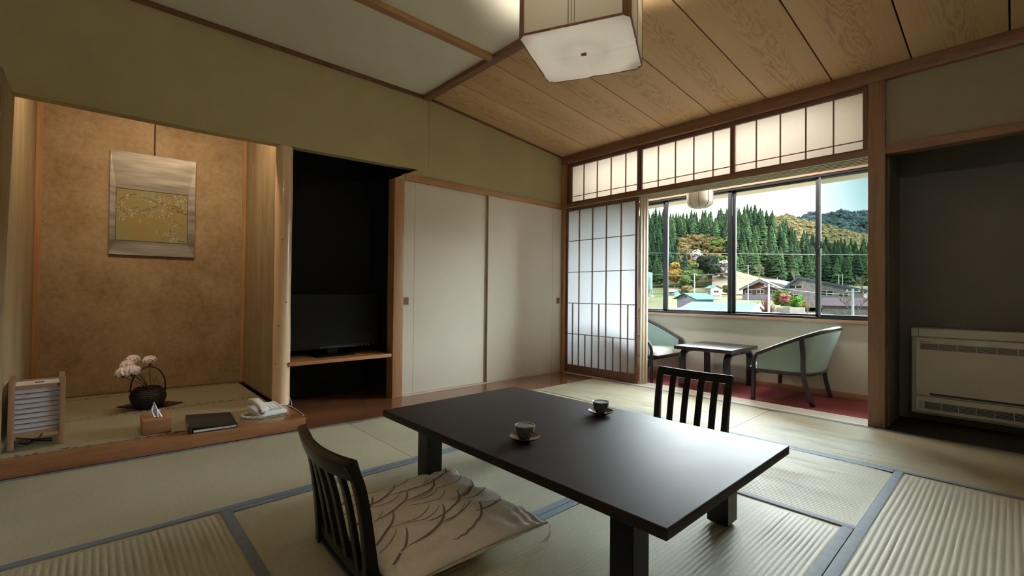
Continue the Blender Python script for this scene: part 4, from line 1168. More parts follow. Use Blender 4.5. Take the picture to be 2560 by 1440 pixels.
# ------------------------------------------------------------------ the valley outside (positions in metres)
EXT = {
    'barn': (-57.36, 122.0, -2.94),
    'whitehouse': (-82.32, 190.0, -1.36),
    'shed': (-107.7, 205.0, 0.46),
    'bighouse': (-53.02, 168.0, 0.36),
    'greyhall': (-28.72, 132.0, -0.17),
    'righthouse': (-22.49, 150.0, -0.98),
    'purple': (-17.97, 100.0, -3.47),
    'small1': (-88.22, 235.0, 1.79),
    'small2': (-86.46, 240.0, 1.64),
    'shrine': (-107.96, 255.0, 7.85),
    'tank': (-110.06, 185.0, -0.56),
    'tankbox': (-105.46, 178.0, -1.04),
    'ridge0': (-46.15, 97.0, -0.57),
    'ridge1': (-32.21, 97.0, -0.54),
    'eave0': (-46.04, 90.0, -3.16),
    'eave1': (-29.02, 90.0, -2.87),
    'lowroof0': (-49.03, 92.0, -2.32),
    'lowroof1': (-46.25, 94.0, -1.64),
    'banner': (-41.84, 150.0, 1.56),
    'whitewall0': (-44.53, 155.0, 0.7),
    'whitewall1': (-40.58, 155.0, 0.75),
    'gw0': (-33.2, 112.0, -2.77),
    'gw1': (-30.26, 112.0, -2.66),
    'ww0': (-29.68, 110.0, -2.69),
    'ww1': (-27.05, 110.0, -2.59),
    'orange': (-118.6, 225.0, 5.13),
    'lgreen1': (-110.59, 222.0, 4.64),
    'lgreen2': (-108.58, 228.0, 5.56),
    'darktree': (-103.86, 232.0, 7.91),
    'darkcon': (-126.22, 252.0, 5.2),
    'shrub': (-97.87, 198.0, 0.36),
    'blossom': (-98.4, 240.0, 9.09),
    'blossom2': (-123.84, 262.0, 19.65),
    'blossom3': (-114.41, 240.0, 11.53),
    'tan': (-78.8, 232.0, 7.04),
    'redbush': (-31.46, 100.0, -3.3),
    'ygreen': (-35.46, 122.0, -1.56),
    'pink': (-33.36, 118.0, -0.6),
    'gbush': (-29.63, 114.0, -1.77),
    'ybush': (-27.51, 112.0, -1.68),
    'bare1': (-23.37, 98.0, -3.75),
    'bare2': (-14.45, 86.0, -2.54),
    'bare3': (-13.83, 90.0, -2.62),
    'shrub2': (-82.71, 205.0, 1.63),
    'bare4': (-59.14, 215.0, 6.4),
    'bare5': (-18.63, 120.0, 0.66),
    'pole1': (-53.53, 150.0, -1.46),
    'pole2': (-24.31, 80.0, -2.82),
    'pole3': (-52.98, 175.0, 1.22),
    'pole4': (-71.18, 150.0, -0.19),
    'pole5': (-52.91, 170.0, 1.2),
    'pole6': (-38.0, 190.0, 3.28),
    'pole7': (-35.91, 185.0, 3.63),
    'pole8': (-10.84, 70.0, -2.17),
    'pole9': (-13.35, 95.0, 1.06),
    'pole10': (-93.44, 160.0, -0.83),
    'pole11': (-32.9, 180.0, 3.55),
    'p1t': (-53.58, 150.0, 10.79),
    'p2t': (-24.33, 80.0, 2.9),
    'p3t': (-53.0, 175.0, 7.76),
    'p4t': (-71.23, 150.0, 8.57),
    'p5t': (-52.8, 170.0, 5.65),
    'p6t': (-37.89, 190.0, 8.78),
    'p7t': (-35.92, 185.0, 8.83),
    'p8t': (-10.8, 70.0, 1.94),
    'p9t': (-13.35, 95.0, 8.26),
    'p10t': (-93.52, 160.0, 10.16),
    'p11t': (-32.91, 180.0, 4.87),
    'wire0': (-39.49, 60.0, 7.77),
    'wire1': (-5.45, 60.0, 5.48),
}
CREST_NEAR = [(-313.5, 81.1), (-281.5, 78.6), (-256.5, 75.9), (-225.5, 70.6), (-193.0, 65.7), (-170.9, 66.0), (-150.4, 66.3), (-140.6, 62.5), (-131.3, 55.7), (-123.7, 48.4), (-116.3, 41.2), (-103.3, 34.6), (-86.4, 31.1), (-67.4, 28.1), (-48.6, 28.1)]
CREST_GOLD = [(-269.0, 82.5), (-178.6, 80.0), (-159.3, 81.6), (-150.0, 79.8), (-141.1, 75.5), (-128.6, 70.2), (-120.5, 67.0), (-107.6, 62.7), (-95.2, 57.8), (-84.1, 53.9), (-60.9, 47.8)]
CREST_FAR = [(-362.6, 107.3), (-225.4, 103.8), (-210.2, 103.8), (-195.5, 104.4), (-173.9, 104.1), (-165.3, 101.0), (-154.3, 100.3), (-145.7, 102.4), (-137.3, 101.0), (-125.0, 98.0), (-114.2, 98.3), (-83.0, 97.1)]
random.seed(99)
def sc3(c, k): return tuple(v * k for v in c)
EXK = .55
TREEK = 1.1
def ex(name, c, rough=.85, var=.2, scale=.6, **k): return plain(name, sc3(c, EXK), rough, var, scale, spec=0, **k)
ex('conifer_a', sc3((.034, .058, .028), TREEK), var=.45, scale=.9); ex('conifer_b', sc3((.050, .084, .036), TREEK), var=.45, scale=.9); ex('conifer_c', sc3((.024, .042, .025), TREEK), var=.45, scale=.9)
ex('leaf_gold', (.125, .10, .042), var=.4, scale=1.2); ex('leaf_orange', (.13, .075, .030), var=.4, scale=1.2); ex('leaf_spring', (.085, .12, .036), var=.4, scale=1.2)
ex('leaf_yellow', (.21, .135, .03), var=.4, scale=1.2); ex('leaf_dark', (.020, .026, .018), var=.4, scale=1.2); ex('blossom_pale', (.34, .29, .28), var=.3, scale=1.2)
ex('leaf_red', (.26, .09, .085), var=.4, scale=3); ex('leaf_green', (.07, .15, .03), var=.4, scale=3); ex('bark_grey', (.19, .16, .13), var=.3, scale=3); ex('bark_tan', (.20, .17, .11), var=.3, scale=2)
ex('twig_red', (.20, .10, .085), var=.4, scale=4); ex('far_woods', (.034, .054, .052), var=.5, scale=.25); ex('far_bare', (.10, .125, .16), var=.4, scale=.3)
ex('gold_woods', (.105, .088, .042), var=.5, scale=.22)
ex('roof_teal', (.065, .165, .13), .5, .1, .5); ex('roof_teal_pale', (.105, .185, .155), .5, .06, .3); ex('roof_white', (.22, .215, .20), .5, .08, .4); ex('roof_blue', (.085, .11, .15), .4, .1, .4)
ex('roof_purple', (.095, .068, .082), .5, .15, .4); ex('wall_white', (.50, .48, .45)); ex('wall_bluegrey', (.21, .22, .28)); ex('wall_grey', (.20, .20, .21), var=.15); ex('wall_brown', (.10, .07, .055))
ex('wall_beige', (.24, .20, .155)); ex('wall_teal', (.20, .30, .31)); ex('wood_red', (.17, .075, .045)); ex('glass_dark', (.045, .05, .055), .3); ex('fence_orange', (.42, .12, .05))
ex('tank_teal', (.23, .36, .30), .5); ex('pole_white', (.46, .48, .49), .6); ex('pole_grey', (.26, .25, .24), .7); ex('concrete_pale', (.34, .32, .29)); ex('banner_blue', (.05, .14, .26)); ex('wall_weathered', (.25, .235, .24), var=.3, scale=1.5)
def m_ground():
    t = NT('valley_ground'); v = t.coord((.03, .03, .03)); a = t.noise(v, 3.2, 6, .65)
    t.base(t.ramp(a, [(.32, sc3((.065, .085, .03), EXK)), (.45, sc3((.11, .115, .05), EXK)), (.55, sc3((.155, .13, .095), EXK)), (.68, sc3((.08, .10, .04), EXK))])); t.set(Roughness=.95, Specular_IOR_Level=0)
    t = NT('hill_ground'); v = t.coord((.05, .05, .05)); a = t.noise(v, 3.2, 5, .65)
    t.base(t.ramp(a, [(.35, sc3((.035, .045, .022), EXK)), (.6, sc3((.075, .07, .035), EXK))])); t.set(Roughness=.95, Specular_IOR_Level=0)
    t = NT('terrace_ground'); v = t.coord((.05, .05, .25)); a = t.noise(v, 6, 5, .65)
    t.base(t.ramp(a, [(.40, sc3((.19, .15, .12), EXK)), (.56, sc3((.14, .11, .07), EXK)), (.64, sc3((.10, .115, .05), EXK))])); t.set(Roughness=.95, Specular_IOR_Level=0)
m_ground()
CX, CY, CZ = 3.381, -3.848, .855
def lerpt(tab, x):
    if x <= tab[0][0]: return tab[0][1]
    for (a, b), (c, d) in zip(tab, tab[1:]):
        if x <= c: return b + (d - b) * (x - a) / (c - a)
    return tab[-1][1]
ZT = [(-50, -6), (60, -5.2), (90, -4.1), (122, -3.0), (150, -1.3), (170, .1), (190, -.2), (206, .7), (235, 2.6), (258, 6.0), (300, 7)]
def ground(x, y):
    return lerpt(ZT, y) + .35 * mnoise.noise(Vector((x * .03, y * .03, 0))) * (1 if y > 80 else 0)
def tab_u(crest, Y): return [((x - CX) / (Y - CY), z) for x, z in crest]
UN, UG, UF = tab_u(CREST_NEAR, 420), tab_u(CREST_GOLD, 520), tab_u(CREST_FAR, 700)
FT = [((x - CX) / (262 - CY), z) for x, z in [(-159.3, 7.5), (-134.7, 10.2), (-110.3, 11.2), (-92.9, 7.5), (-63.5, 5.8), (-41.0, 3.2)]]
def hill(u, t):          # near wooded hill
    y = 255 + 165 * t; x = CX + u * (y - CY); z0 = lerpt(FT, u); z1 = lerpt(UN, u)
    return x, y, z0 - 2 + (z1 - z0 + 2) * (t ** .92) + 1.2 * mnoise.noise(Vector((x * .03, y * .03, 3)))
g = MB().grid(70, 90, lambda a, b: (lambda x, y: (x, y, ground(x, y)))(-330 + 480 * a, 2 + 275 * b)).build('ground_valley', 'valley_ground', smooth=True, kind=S)
MB().grid(2, 2, lambda a, b: (-900 + 1800 * a, -900 + 903 * b, -6.2)).build('ground_plain', 'valley_ground', kind=S)
def hs(tab, u0, u1, ya, yb, zb, nu, mat, name, bump_=1.2):
    def f(a, b):
        u = u0 + (u1 - u0) * a
        if b <= .8: t = b / .8; y = ya + (yb - ya) * t; z = zb + (lerpt(tab, u) - zb) * t ** .9
        else: t = (b - .8) / .2; y = yb + 120 * t; z = lerpt(tab, u) * (1 - t)
        x = CX + u * (y - CY); return (x, y, z + bump_ * mnoise.noise(Vector((x * .04, y * .04, 5))))
    return MB().grid(nu, 24, f).build(name, mat, smooth=True, kind=S)
hs(UN, -2.6, .9, 255, 420, 4, 150, 'hill_ground', 'trim_hill_near') if False else None
def hn(a, b):
    u = -2.4 + 3.2 * a
    if b <= .8: return hill(u, b / .8)
    t = (b - .8) / .2; x, y, z = hill(u, 1); y += 60 * t; return (CX + u * (y - CY), y, z * (1 - .9 * t))
MB().grid(180, 30, hn).build('hillside_near', 'hill_ground', smooth=True, kind=S)
hs(UG, -2.2, .9, 425, 520, 20, 90, 'hill_ground', 'hillside_golden')
hs(UF, -2.2, 1.2, 560, 700, 30, 90, 'far_woods', 'hillside_far')
# pale terraced field running up to the woods
def ter(a, b):
    u = -.445 + .125 * a; y = 212 + 46 * b; x = CX + u * (y - CY)
    z = ground(x, y) + .4 + (13.0 - 9.5 * a) * b ** 1.1 * (1 - .25 * a) + .35 * abs(sin(b * 22))
    return x, y, z
MB().grid(20, 60, ter).build('ground_terraces', 'terrace_ground', smooth=True, kind=S)

# ---- conifers
def conifer_mesh(seed, mat):
    random.seed(seed); m = MB(); T = 10; n = 15
    m.tube([(0, 0, 0), (0, 0, .3)], .018, 5)
    for k in range(T):
        z0 = .08 + .90 * k / T; r = .215 * (1 - k / T) ** .8 + .018; h = .155 + .03 * random.random()
        ring = []
        for j in range(n):
            q = random.uniform(.62, 1.12); a = 2 * pi * (j + random.uniform(-.3, .3)) / n
            ring.append((cos(a) * r * q, sin(a) * r * q, z0 - .05 * q + random.uniform(-.02, .02)))
        top = (random.uniform(-.01, .01), random.uniform(-.01, .01), min(1.0, z0 + h))
        mid = [(x * .5, y * .5, z0 + h * .42 + random.uniform(-.015, .015)) for x, y, z in ring]
        o = len(m.v); m.v += ring + mid + [top]
        for j in range(n):
            j2 = (j + 1) % n
            m.f.append((o + j, o + j2, o + n + j2, o + n + j)); m.mi.append(0)
            m.f.append((o + n + j, o + n + j2, o + 2 * n)); m.mi.append(0)
    return m.mesh('conifer', mat, smooth=True, fixn=False)
CM = [conifer_mesh(s, m) for s, m in ((1, 'conifer_a'), (2, 'conifer_b'), (3, 'conifer_c'), (4, 'conifer_a'), (5, 'conifer_b'), (6, 'conifer_c'))]
def put(name, mesh, p, s, rz=0, label=None, cat=None, group=None, sz=None, parent=None):
    o = bpy.data.objects.new(name, mesh); COL.objects.link(o); o.location = p; o.scale = (s, s, sz or s); o.rotation_euler = (0, 0, rz)
    if parent: o.parent = parent
    return tag(o, label, cat, group)
random.seed(5)
cnt = 0; rowsT = [0.03 + .97 * k / 15 for k in range(16)]
cand = []
for r, t in enumerate(rowsT):
    y = 255 + 165 * t; du = 7.4 / (y - CY); u = -.645 + (r % 2) * du * .5
    while u < -.135:
        uu = u + random.uniform(-.3, .3) * du; tt = min(1, max(.0, t + random.uniform(-.02, .02)))
        x, y2, z = hill(uu, tt)
        u += du
        inmix = (-.525 < uu < -.415 and tt < .60 + .35 * (-.47 - uu) / .055 * .2 - abs(uu + .475) * 2.5)
        interr = (-.45 < uu < -.325 and tt < .03)
        if inmix or interr: continue
        cand.append((tt, uu, x, y2, z))
vis = sorted(cand)
far_side = []                                 # the forest goes on beyond what the window shows from this spot
for r, t in enumerate(rowsT):
    y = 255 + 165 * t; du = 11.0 / (y - CY); u = -.135
    while u < .45:
        x, y2, z = hill(u + random.uniform(-.3, .3) * du, t); far_side.append((t, u, x, y2, z)); u += du
    u = -.66
    while u > -1.0:
        x, y2, z = hill(u + random.uniform(-.3, .3) * du, t); far_side.append((t, u, x, y2, z)); u -= du
singles = vis[:300]; rest = vis[300:] + far_side
for i, (tt, uu, x, y2, z) in enumerate(singles):
    h = random.uniform(14, 18.5); mi = random.choice((0, 1, 2, 3, 4, 5)) if uu < -.30 or tt < .5 else random.choice((0, 2, 3, 5))
    put('conifer', CM[mi], (x, y2, z - 1), h, random.uniform(0, 6), 'green conifer in the dense plantation on the wooded hillside', 'tree', 'conifers covering the near hillside')
if rest:
    m = MB()
    for (tt, uu, x, y2, z) in rest:
        me = random.choice(CM); h = random.uniform(14, 18); rz = random.uniform(0, 6)
        m.add([(x + (v.co.x * cos(rz) - v.co.y * sin(rz)) * h, y2 + (v.co.x * sin(rz) + v.co.y * cos(rz)) * h, z - 1 + v.co.z * h) for v in me.vertices], [tuple(p.vertices) for p in me.polygons])
    tag(m.build('conifer_stand', 'conifer_a', smooth=True, fixn=False), 'dense stand of conifers along the crest of the near hill', 'trees', None, 'stuff')

# ---- broadleaf crowns
def blob_mesh(seed, mats, n_bl=16, flat=.85):
    random.seed(seed); bm = bmesh.new()
    for k in range(n_bl):
        a = random.uniform(0, 2 * pi); r = random.uniform(.08, .38) if k else 0; z = random.uniform(-.22, .30); s = random.uniform(.12, .24) if k else .34
        res = bmesh.ops.create_icosphere(bm, subdivisions=3, radius=s)
        for v in res['verts']:
            q = 1 + .35 * mnoise.noise(v.co * 12 + Vector((seed, k, 0))) + random.uniform(-.22, .22)
            v.co = Vector((v.co.x * q + cos(a) * r, v.co.y * q + sin(a) * r, v.co.z * q * flat + z))
    me = bpy.data.meshes.new('crown'); bm.to_mesh(me); bm.free(); me.materials.append(MATS[mats])
    return me
def trunk_mesh(seed, mat, depth=3, spread=.55, n0=4, w=.028, h0=.42):
    random.seed(seed); m = MB()
    def grow(p, d, ln, r, lv):
        q = p + d * ln; m.tube([p, p.lerp(q, .5) + Vector((random.uniform(-.02, .02), random.uniform(-.02, .02), 0)) * ln * 3, q], [r, r * .85, r * .65], 4, cap=False)
        if lv == 0: return
        for _ in range(random.randint(2, n0)):
            nd = (d + Vector((random.uniform(-1, 1), random.uniform(-1, 1), random.uniform(-.2, .8))) * spread).normalized(); grow(q, nd, ln * random.uniform(.55, .8), r * .6, lv - 1)
    grow(Vector((0, 0, 0)), Vector((0, 0, 1)), h0, w, depth)
    return m.mesh('trunk', mat, fixn=False)
TK = trunk_mesh(3, 'bark_grey', 2); 
BLM = {}
def tree(kind, key, s, label, name='broadleaf_tree', sq=1.0, lift=.62, cat='tree', group=None, p=None, trunk=True, tm=None):
    P = Vector(p or EXT[key])
    if kind not in BLM: BLM[kind] = [blob_mesh(hash(kind) % 50 + q if False else len(kind) * 7 + q, kind) for q in range(2)]
    o = empty(name, label, cat, P, random.uniform(0, 6), group)
    c = bpy.data.objects.new('crown', random.choice(BLM[kind])); COL.objects.link(c); c.parent = o; c.location = (0, 0, s * lift); c.scale = (s * sq, s * sq, s)
    if trunk:
        t = bpy.data.objects.new('trunk', tm or TK); COL.objects.link(t); t.parent = o; t.scale = (s, s, s * .9)
    return o
tree('leaf_yellow', 'orange', 11, 'bright orange-yellow broadleaf tree at the foot of the left woods', sq=1.0, lift=.75)
tree('leaf_spring', 'lgreen1', 7.5, 'pale green airy tree just right of the orange-yellow tree', lift=.75)
tree('leaf_spring', 'lgreen2', 10, 'tall yellow-green tree between the orange tree and the dark tree', lift=.78)
tree('leaf_dark', 'darktree', 13, 'dark bushy tree standing above the purple-roofed shed', lift=.62, sq=.85)
put('conifer', CM[2], EXT['darkcon'], 22, 0, 'dark conifer standing alone behind the orange-yellow tree', 'tree')
tree('leaf_gold', 'shrub', 5.5, 'large yellow-green shrub beside the pale blue shed', lift=.45, name='shrub')
tree('blossom_pale', 'blossom', 9, 'pale pink blossoming tree left of the central window mullion', lift=.6, name='blossom_tree')
tree('blossom_pale', 'blossom2', 7, 'white blossoming tree high on the golden slope', lift=.5, name='blossom_tree')
tree('blossom_pale', 'blossom3', 6, 'low greyish blossoming tree left of the dark bushy tree', lift=.5, name='blossom_tree')
tree('leaf_gold', 'shrub2', 4.5, 'green roadside tree right of the two-storey white house', lift=.5, name='shrub')
tree('leaf_spring', 'ygreen', 4.6, 'yellow-green bush in the garden in front of the long brown house', lift=.45, name='bush')
tree('leaf_red', 'pink', 2.6, 'pinkish red shrub beside the yellow-green bush', lift=.35, sq=1.3, name='bush', trunk=False)
tree('leaf_green', 'gbush', 3.4, 'rounded bright green bush in front of the grey hall', lift=.4, name='bush', trunk=False)
tree('leaf_yellow', 'ybush', 1.7, 'small yellow bush right of the rounded green bush', lift=.5, name='bush', trunk=False)
def bare(key, s, label, mat, seed, depth=4, spread=.6, n0=4, name='bare_tree', h0=.30, w=.022, sc=1.0):
    m = trunk_mesh(seed, mat, depth, spread, n0, w, h0); o = bpy.data.objects.new(name, m); COL.objects.link(o); o.location = EXT[key]; o.scale = (s * sc, s * sc, s); return tag(o, label, 'tree' if name == 'bare_tree' else 'bush')
bare('tan', 10.5, 'leafless tan tree spreading in front of the conifers, behind the long house', 'bark_tan', 11, 5, .75, 4, sc=1.25, w=.016)
bare('bare4', 7, 'leafless grey tree behind the roof of the long brown house', 'bark_tan', 12, 4, .7, sc=1.2)
bare('bare1', 5.2, 'slender leafless tree in front of the grey hall', 'bark_grey', 13, 4, .45)
bare('bare2', 4.6, 'leafless tree in front of the purple-roofed building, left of the pale pole', 'bark_grey', 14, 4, .7, sc=1.3)
bare('bare3', 4.4, 'leafless tree in front of the purple-roofed building, right of the pale pole', 'bark_grey', 15, 4, .6, sc=1.2)
bare('bare5', 5.5, 'leafless tan tree between the grey hall and the rightmost house', 'bark_tan', 16, 4, .7, sc=1.3)
rb = MB(); random.seed(31)
for k in range(190):
    a = random.uniform(0, 2 * pi); sp_ = random.uniform(0, 1); h = random.uniform(.45, 1) * (1 - .35 * sp_)
    x, y = cos(a) * sp_, sin(a) * sp_; q = 1.9 * (1 - .1 * h)
    rb.tube([(x * .35, y * .35, 0), (x * q * .7, y * q * .7, 2.2 * h), (x * q + random.uniform(-.2, .2), y * q + random.uniform(-.2, .2), 4.4 * h)], [.05, .04, .02], 4, cap=False)
o = rb.build('red_bush', 'twig_red', None, fixn=False); o.location = EXT['redbush']; tag(o, 'bare red-brown twiggy bush right of the pale green roof', 'bush')
# golden and orange woods on the near hill, and the woods of the farther hills
def woods(name, label, mat, pts, sub=1, seed=1):
    random.seed(seed); bm = bmesh.new()
    for (x, y, z, s) in pts:
        res = bmesh.ops.create_icosphere(bm, subdivisions=sub, radius=s)
        off = Vector((x, y, z + s * .5))
        for v in res['verts']: v.co = Vector((v.co.x, v.co.y, v.co.z * 1.1)) * random.uniform(.72, 1.22) + off
    me = bpy.data.meshes.new(name); bm.to_mesh(me); bm.free(); me.materials.append(MATS[mat])
    o = bpy.data.objects.new(name, me); COL.objects.link(o); return tag(o, label, 'trees', None, 'stuff')
random.seed(8)
for i in range(46):
    u = random.uniform(-.522, -.418); t = random.uniform(.02, .62) * (1 - abs(u + .475) * 5); x, y, z = hill(u, t)
    kd = random.choices(('leaf_gold', 'leaf_orange', 'leaf_spring', 'leaf_gold', 'blossom_pale'), (4, 3, 1, 3, .7))[0]
    w_ = {'leaf_gold': 'golden', 'leaf_orange': 'rust-orange', 'leaf_spring': 'fresh green', 'blossom_pale': 'pale blossoming'}[kd]
    tree(kd, None, random.uniform(7, 10.5), w_ + ' broadleaf tree in the clearing among the hillside conifers', lift=.45, group=w_ + ' trees in the hillside clearing', p=(x, y, z - 1), trunk=False)
def surf(tab, ya, yb, zb, u, t):
    y = ya + (yb - ya) * t; return CX + u * (y - CY), y, zb + (lerpt(tab, u) - zb) * t ** .9
P = [];
for i in range(3000):
    u = random.uniform(-.40, -.12) if i < 1500 else random.uniform(-.12, .35); t = random.uniform(.30, 1.0); x, y, z = surf(UG, 425, 520, 20, u, t); P.append((x, y, z - 1, random.uniform(3.0, 4.6)))
woods('golden_woods', 'golden brown leafless woods on the middle ridge behind the conifers', 'gold_woods', P, 1, 2)
P = []
for i in range(2000):
    u = random.uniform(-.36, -.10) if i < 900 else random.uniform(-.10, .40); t = random.uniform(.3, .97); x, y, z = surf(UF, 560, 700, 30, u, t); P.append((x, y, z, random.uniform(4, 6.5)))
woods('distant_woods', 'dark blue-green woods on the farthest ridge', 'far_woods', P, 1, 3)
P = []
for i in range(120):
    u = random.uniform(-.262, -.10); x, y, z = surf(UF, 560, 700, 30, u, 1.0)
    for k in range(3): P.append((x + random.uniform(-5, 5), y, z + random.uniform(1, 7) * (1 if random.random() < .6 else .4), random.uniform(2.0, 3.4)))
woods('skyline_woods', 'hazy bluish bare trees along the distant skyline', 'far_bare', P, 1, 4)

# ---- houses
def window_part(b, x, y, z, w, h, ax, parent):
    """a framed window on a wall; ax 'x': wall parallel to x facing -y, 'y': wall facing +-x"""
    t = .06
    if ax == 'x':
        f = MB().box(x - w / 2, x + w / 2, y - t, y, z, z + h).build('window', 'wall_white', parent)
        for s in (-1, 1): box_obj('pane', 'glass_dark', (x + s * w * .24 - w * .20, x + s * w * .24 + w * .20, y - t - .02, y - t, z + h * .1, z + h * .9), f)
    else:
        sg = 1 if x > 0 else -1
        f = MB().box(min(x, x + sg * t), max(x, x + sg * t), y - w / 2, y + w / 2, z, z + h).build('window', 'wall_white', parent)
        for s in (-1, 1): box_obj('pane', 'glass_dark', (min(x + sg * t, x + sg * (t + .02)), max(x + sg * t, x + sg * (t + .02)), y + s * w * .24 - w * .20, y + s * w * .24 + w * .20, z + h * .1, z + h * .9), f)
def house(name, label, key, rz, w, l, h, rise, wallm, roofm, wins=(), over=.5, ridge_off=0.0, cat='house', sidem=None, thick=.18, p=None):
    """local: gable (width w along x) faces -y, ridge along y, length l"""
    o = empty(name, label, cat, p or EXT[key], radians(rz))
    xr = ridge_off * w
    m = MB(); m.prism([(-w / 2, -1.5), (w / 2, -1.5), (w / 2, h), (xr, h + rise), (-w / 2, h)], 'y', -l / 2, l / 2)
    wb = m.build('wall', wallm, o)
    for sg in (-1, 1):
        xe = sg * w / 2; dx = abs(xe - xr); sl_ = rise / dx; xo = xe + sg * over; zo = h - sl_ * over
        r = MB(); a = (xr, h + rise + .02); b_ = (xo, zo + .02)
        r.prism([a, b_, (b_[0], b_[1] + thick), (a[0], a[1] + thick)], 'y', -l / 2 - over, l / 2 + over)
        r.build('roof_slope', roofm, o)
    for (fx, fz, fw, fh, side) in wins:
        if side == 'f': window_part(None, fx, -l / 2, fz, fw, fh, 'x', o)
        else: window_part(None, w / 2 if side == 'r' else -w / 2, fx, fz, fw, fh, 'y', o)
    return o
b = house('barn', 'blue-grey barn with an oval gable mark and teal roof behind the pale green roof', 'barn', -14, 6.2, 7.5, 3.0, 1.25, 'wall_bluegrey', 'roof_teal', over=.9)
em = MB().lathe([(.001, -.03), (.42, -.02), (.45, 0), (.42, .02), (.001, .03)], n=20); e_ = em.build('gable_mark', 'wall_brown', b); e_.location = (0, -3.80, 3.35); e_.rotation_euler = (radians(90), 0, 0); e_.scale = (1, 1, .45) if False else (1, .5, 1)
box_obj('wall_band', 'wall_brown', (-3.12, 3.12, -3.79, -3.75, 1.9, 1.96), b)
b = house('two_storey_house', 'small white two-storey house with a teal roof', 'whitehouse', 50, 4.6, 5.2, 5.3, 1.1, 'wall_white', 'roof_teal', [(0, 3.4, 2.3, 1.0, 'f'), (-1.0, 3.4, 1.6, 1.0, 'l')], .5)
box_obj('porch_band', 'wood_red', (-1.6, 1.8, -2.66, -2.60, 2.0, 2.25), b); box_obj('side_cladding', 'wall_beige', (-2.36, -2.30, -2.6, 2.6, -1, 5.2), b)
b = house('shed', 'low pale-roofed blue shed at the left edge of the village', 'shed', 62, 4.2, 6.0, 2.1, .8, 'wall_teal', 'roof_white', [(0, .6, 1.2, 1.2, 'l')], .6)
b = house('long_house', 'long brown house with a broad white roof in front of the conifers', 'bighouse', -8, 12.4, 12, 3.2, 2.9, 'wall_brown', 'roof_white', [(-4.2, 1.2, 2.4, 1.3, 'f'), (-.2, 1.2, 2.6, 1.5, 'f'), (3.8, 1.2, 2.2, 1.3, 'f')], 1.0)
box_obj('lower_wall', 'wall_bluegrey', (-6.3, 6.3, -6.25, -6.0, -1.5, 1.0), b); box_obj('gable_panel', 'wood_red', (-2.3, 2.3, -6.10, -6.0, 3.2, 4.5), b)
MB().prism([(-6.9, 2.75), (0, 6.0), (6.9, 2.75), (6.9, 2.2), (0, 5.2), (-6.9, 2.2)], 'y', -7.1, -6.95).build('barge_board', 'wall_bluegrey', b)
MB().box(6.2, 12.0, -4.5, 5, -1.5, 3.0).build('side_wing', 'wall_brown', b); MB().add([(6.0, -5.0, 3.2), (12.6, -5.0, 3.0), (12.0, 5.5, 3.2), (2.0, 5.5, 6.0), (.2, -5, 5.9)], [(0, 1, 2, 3, 4)]).build('wing_roof', 'roof_white', b)
box_obj('wing_post', 'wood_red', (7.6, 8.0, -4.7, -4.5, -.5, 3.0), b); box_obj('wing_post', 'wood_red', (11.2, 11.6, -4.7, -4.5, -.5, 3.0), b)
b = house('grey_hall', 'grey hall with a long blue roof sloping down to the right', 'greyhall', 8, 16.5, 14, 2.3, 3.2, 'wall_weathered', 'roof_blue', [(-5.2, 3.0, 3.0, .8, 'f'), (1.2, 1.2, 2.6, 1.4, 'f'), (4.4, 1.0, 2.0, 1.0, 'f'), (-5.6, .2, 2.6, 1.3, 'f')], .7, -.28, thick=.5)
for x in (5.8, 7.4): box_obj('wall_panel', 'wall_white', (x - .6, x + .6, -7.15, -7.0, -.4, .5), b)
b = house('corner_house', 'blue-roofed brown house at the right edge of the view', 'righthouse', 30, 9, 9, 3.8, 1.6, 'wall_beige', 'roof_blue', [(0, 1.6, 2.0, 1.0, 'f')], .7, p=(-17.5, 152, -.6))
b = house('purple_roofed_building', 'weathered low building with a purple metal roof', 'purple', 92, 6.5, 10.5, 3.2, 1.3, 'wall_weathered', 'roof_purple', (), .5, p=(-16.2, 103, -4.0))
b = house('outbuilding', 'purple-roofed gabled outbuilding at the far right', 'purple', 10, 3.6, 5, 2.9, 1.0, 'wall_beige', 'roof_purple', (), .5, p=(-10.2, 101, -4.0))
b = house('white_cabin', 'small white cabin below the terraced field, left one', 'small1', 40, 3.6, 4, 2.2, .8, 'wall_white', 'roof_white', [(0, .8, 1.2, .9, 'f')], .4)
b = house('white_cabin', 'small white cabin below the terraced field, right one beside the long house', 'small2', 60, 3.6, 4.6, 1.9, .6, 'wall_white', 'roof_white', [(0, .6, 1.6, .9, 'f')], .4)
b = house('hillside_shed', 'old shed with a purple roof under the dark bushy tree', 'shrine', 60, 4.5, 6, 2.2, 1.5, 'wall_brown', 'roof_purple', (), .7)
# nearest roof: pale green metal with a white gable
gr = empty('green_roofed_building', 'nearest building with a wide pale green metal roof', 'house', (-38.5, 93.5, -4.1))
A0, A1 = Vector(EXT['ridge0']) - gr.location, Vector(EXT['ridge1']) - gr.location
MB().add([(A0.x, A0.y, A0.z), (A1.x, A1.y, A1.z), (A1.x + 1.4, A1.y - 9, A1.z - 3.2), (A0.x - 1.8, A0.y - 9, A0.z - 3.2), (A0.x, A0.y, A0.z - .12), (A1.x, A1.y, A1.z - .12), (A1.x + 1.4, A1.y - 9, A1.z - 3.32), (A0.x - 1.8, A0.y - 9, A0.z - 3.32)], BF).build('roof_slope', 'roof_teal_pale', gr)
MB().add([(A1.x, A1.y, A1.z), (A0.x, A0.y, A0.z), (A0.x, A0.y + 7, A0.z - 3.0), (A1.x, A1.y + 7, A1.z - 3.0)], [(0, 1, 2, 3)]).build('roof_slope', 'roof_teal_pale', gr)
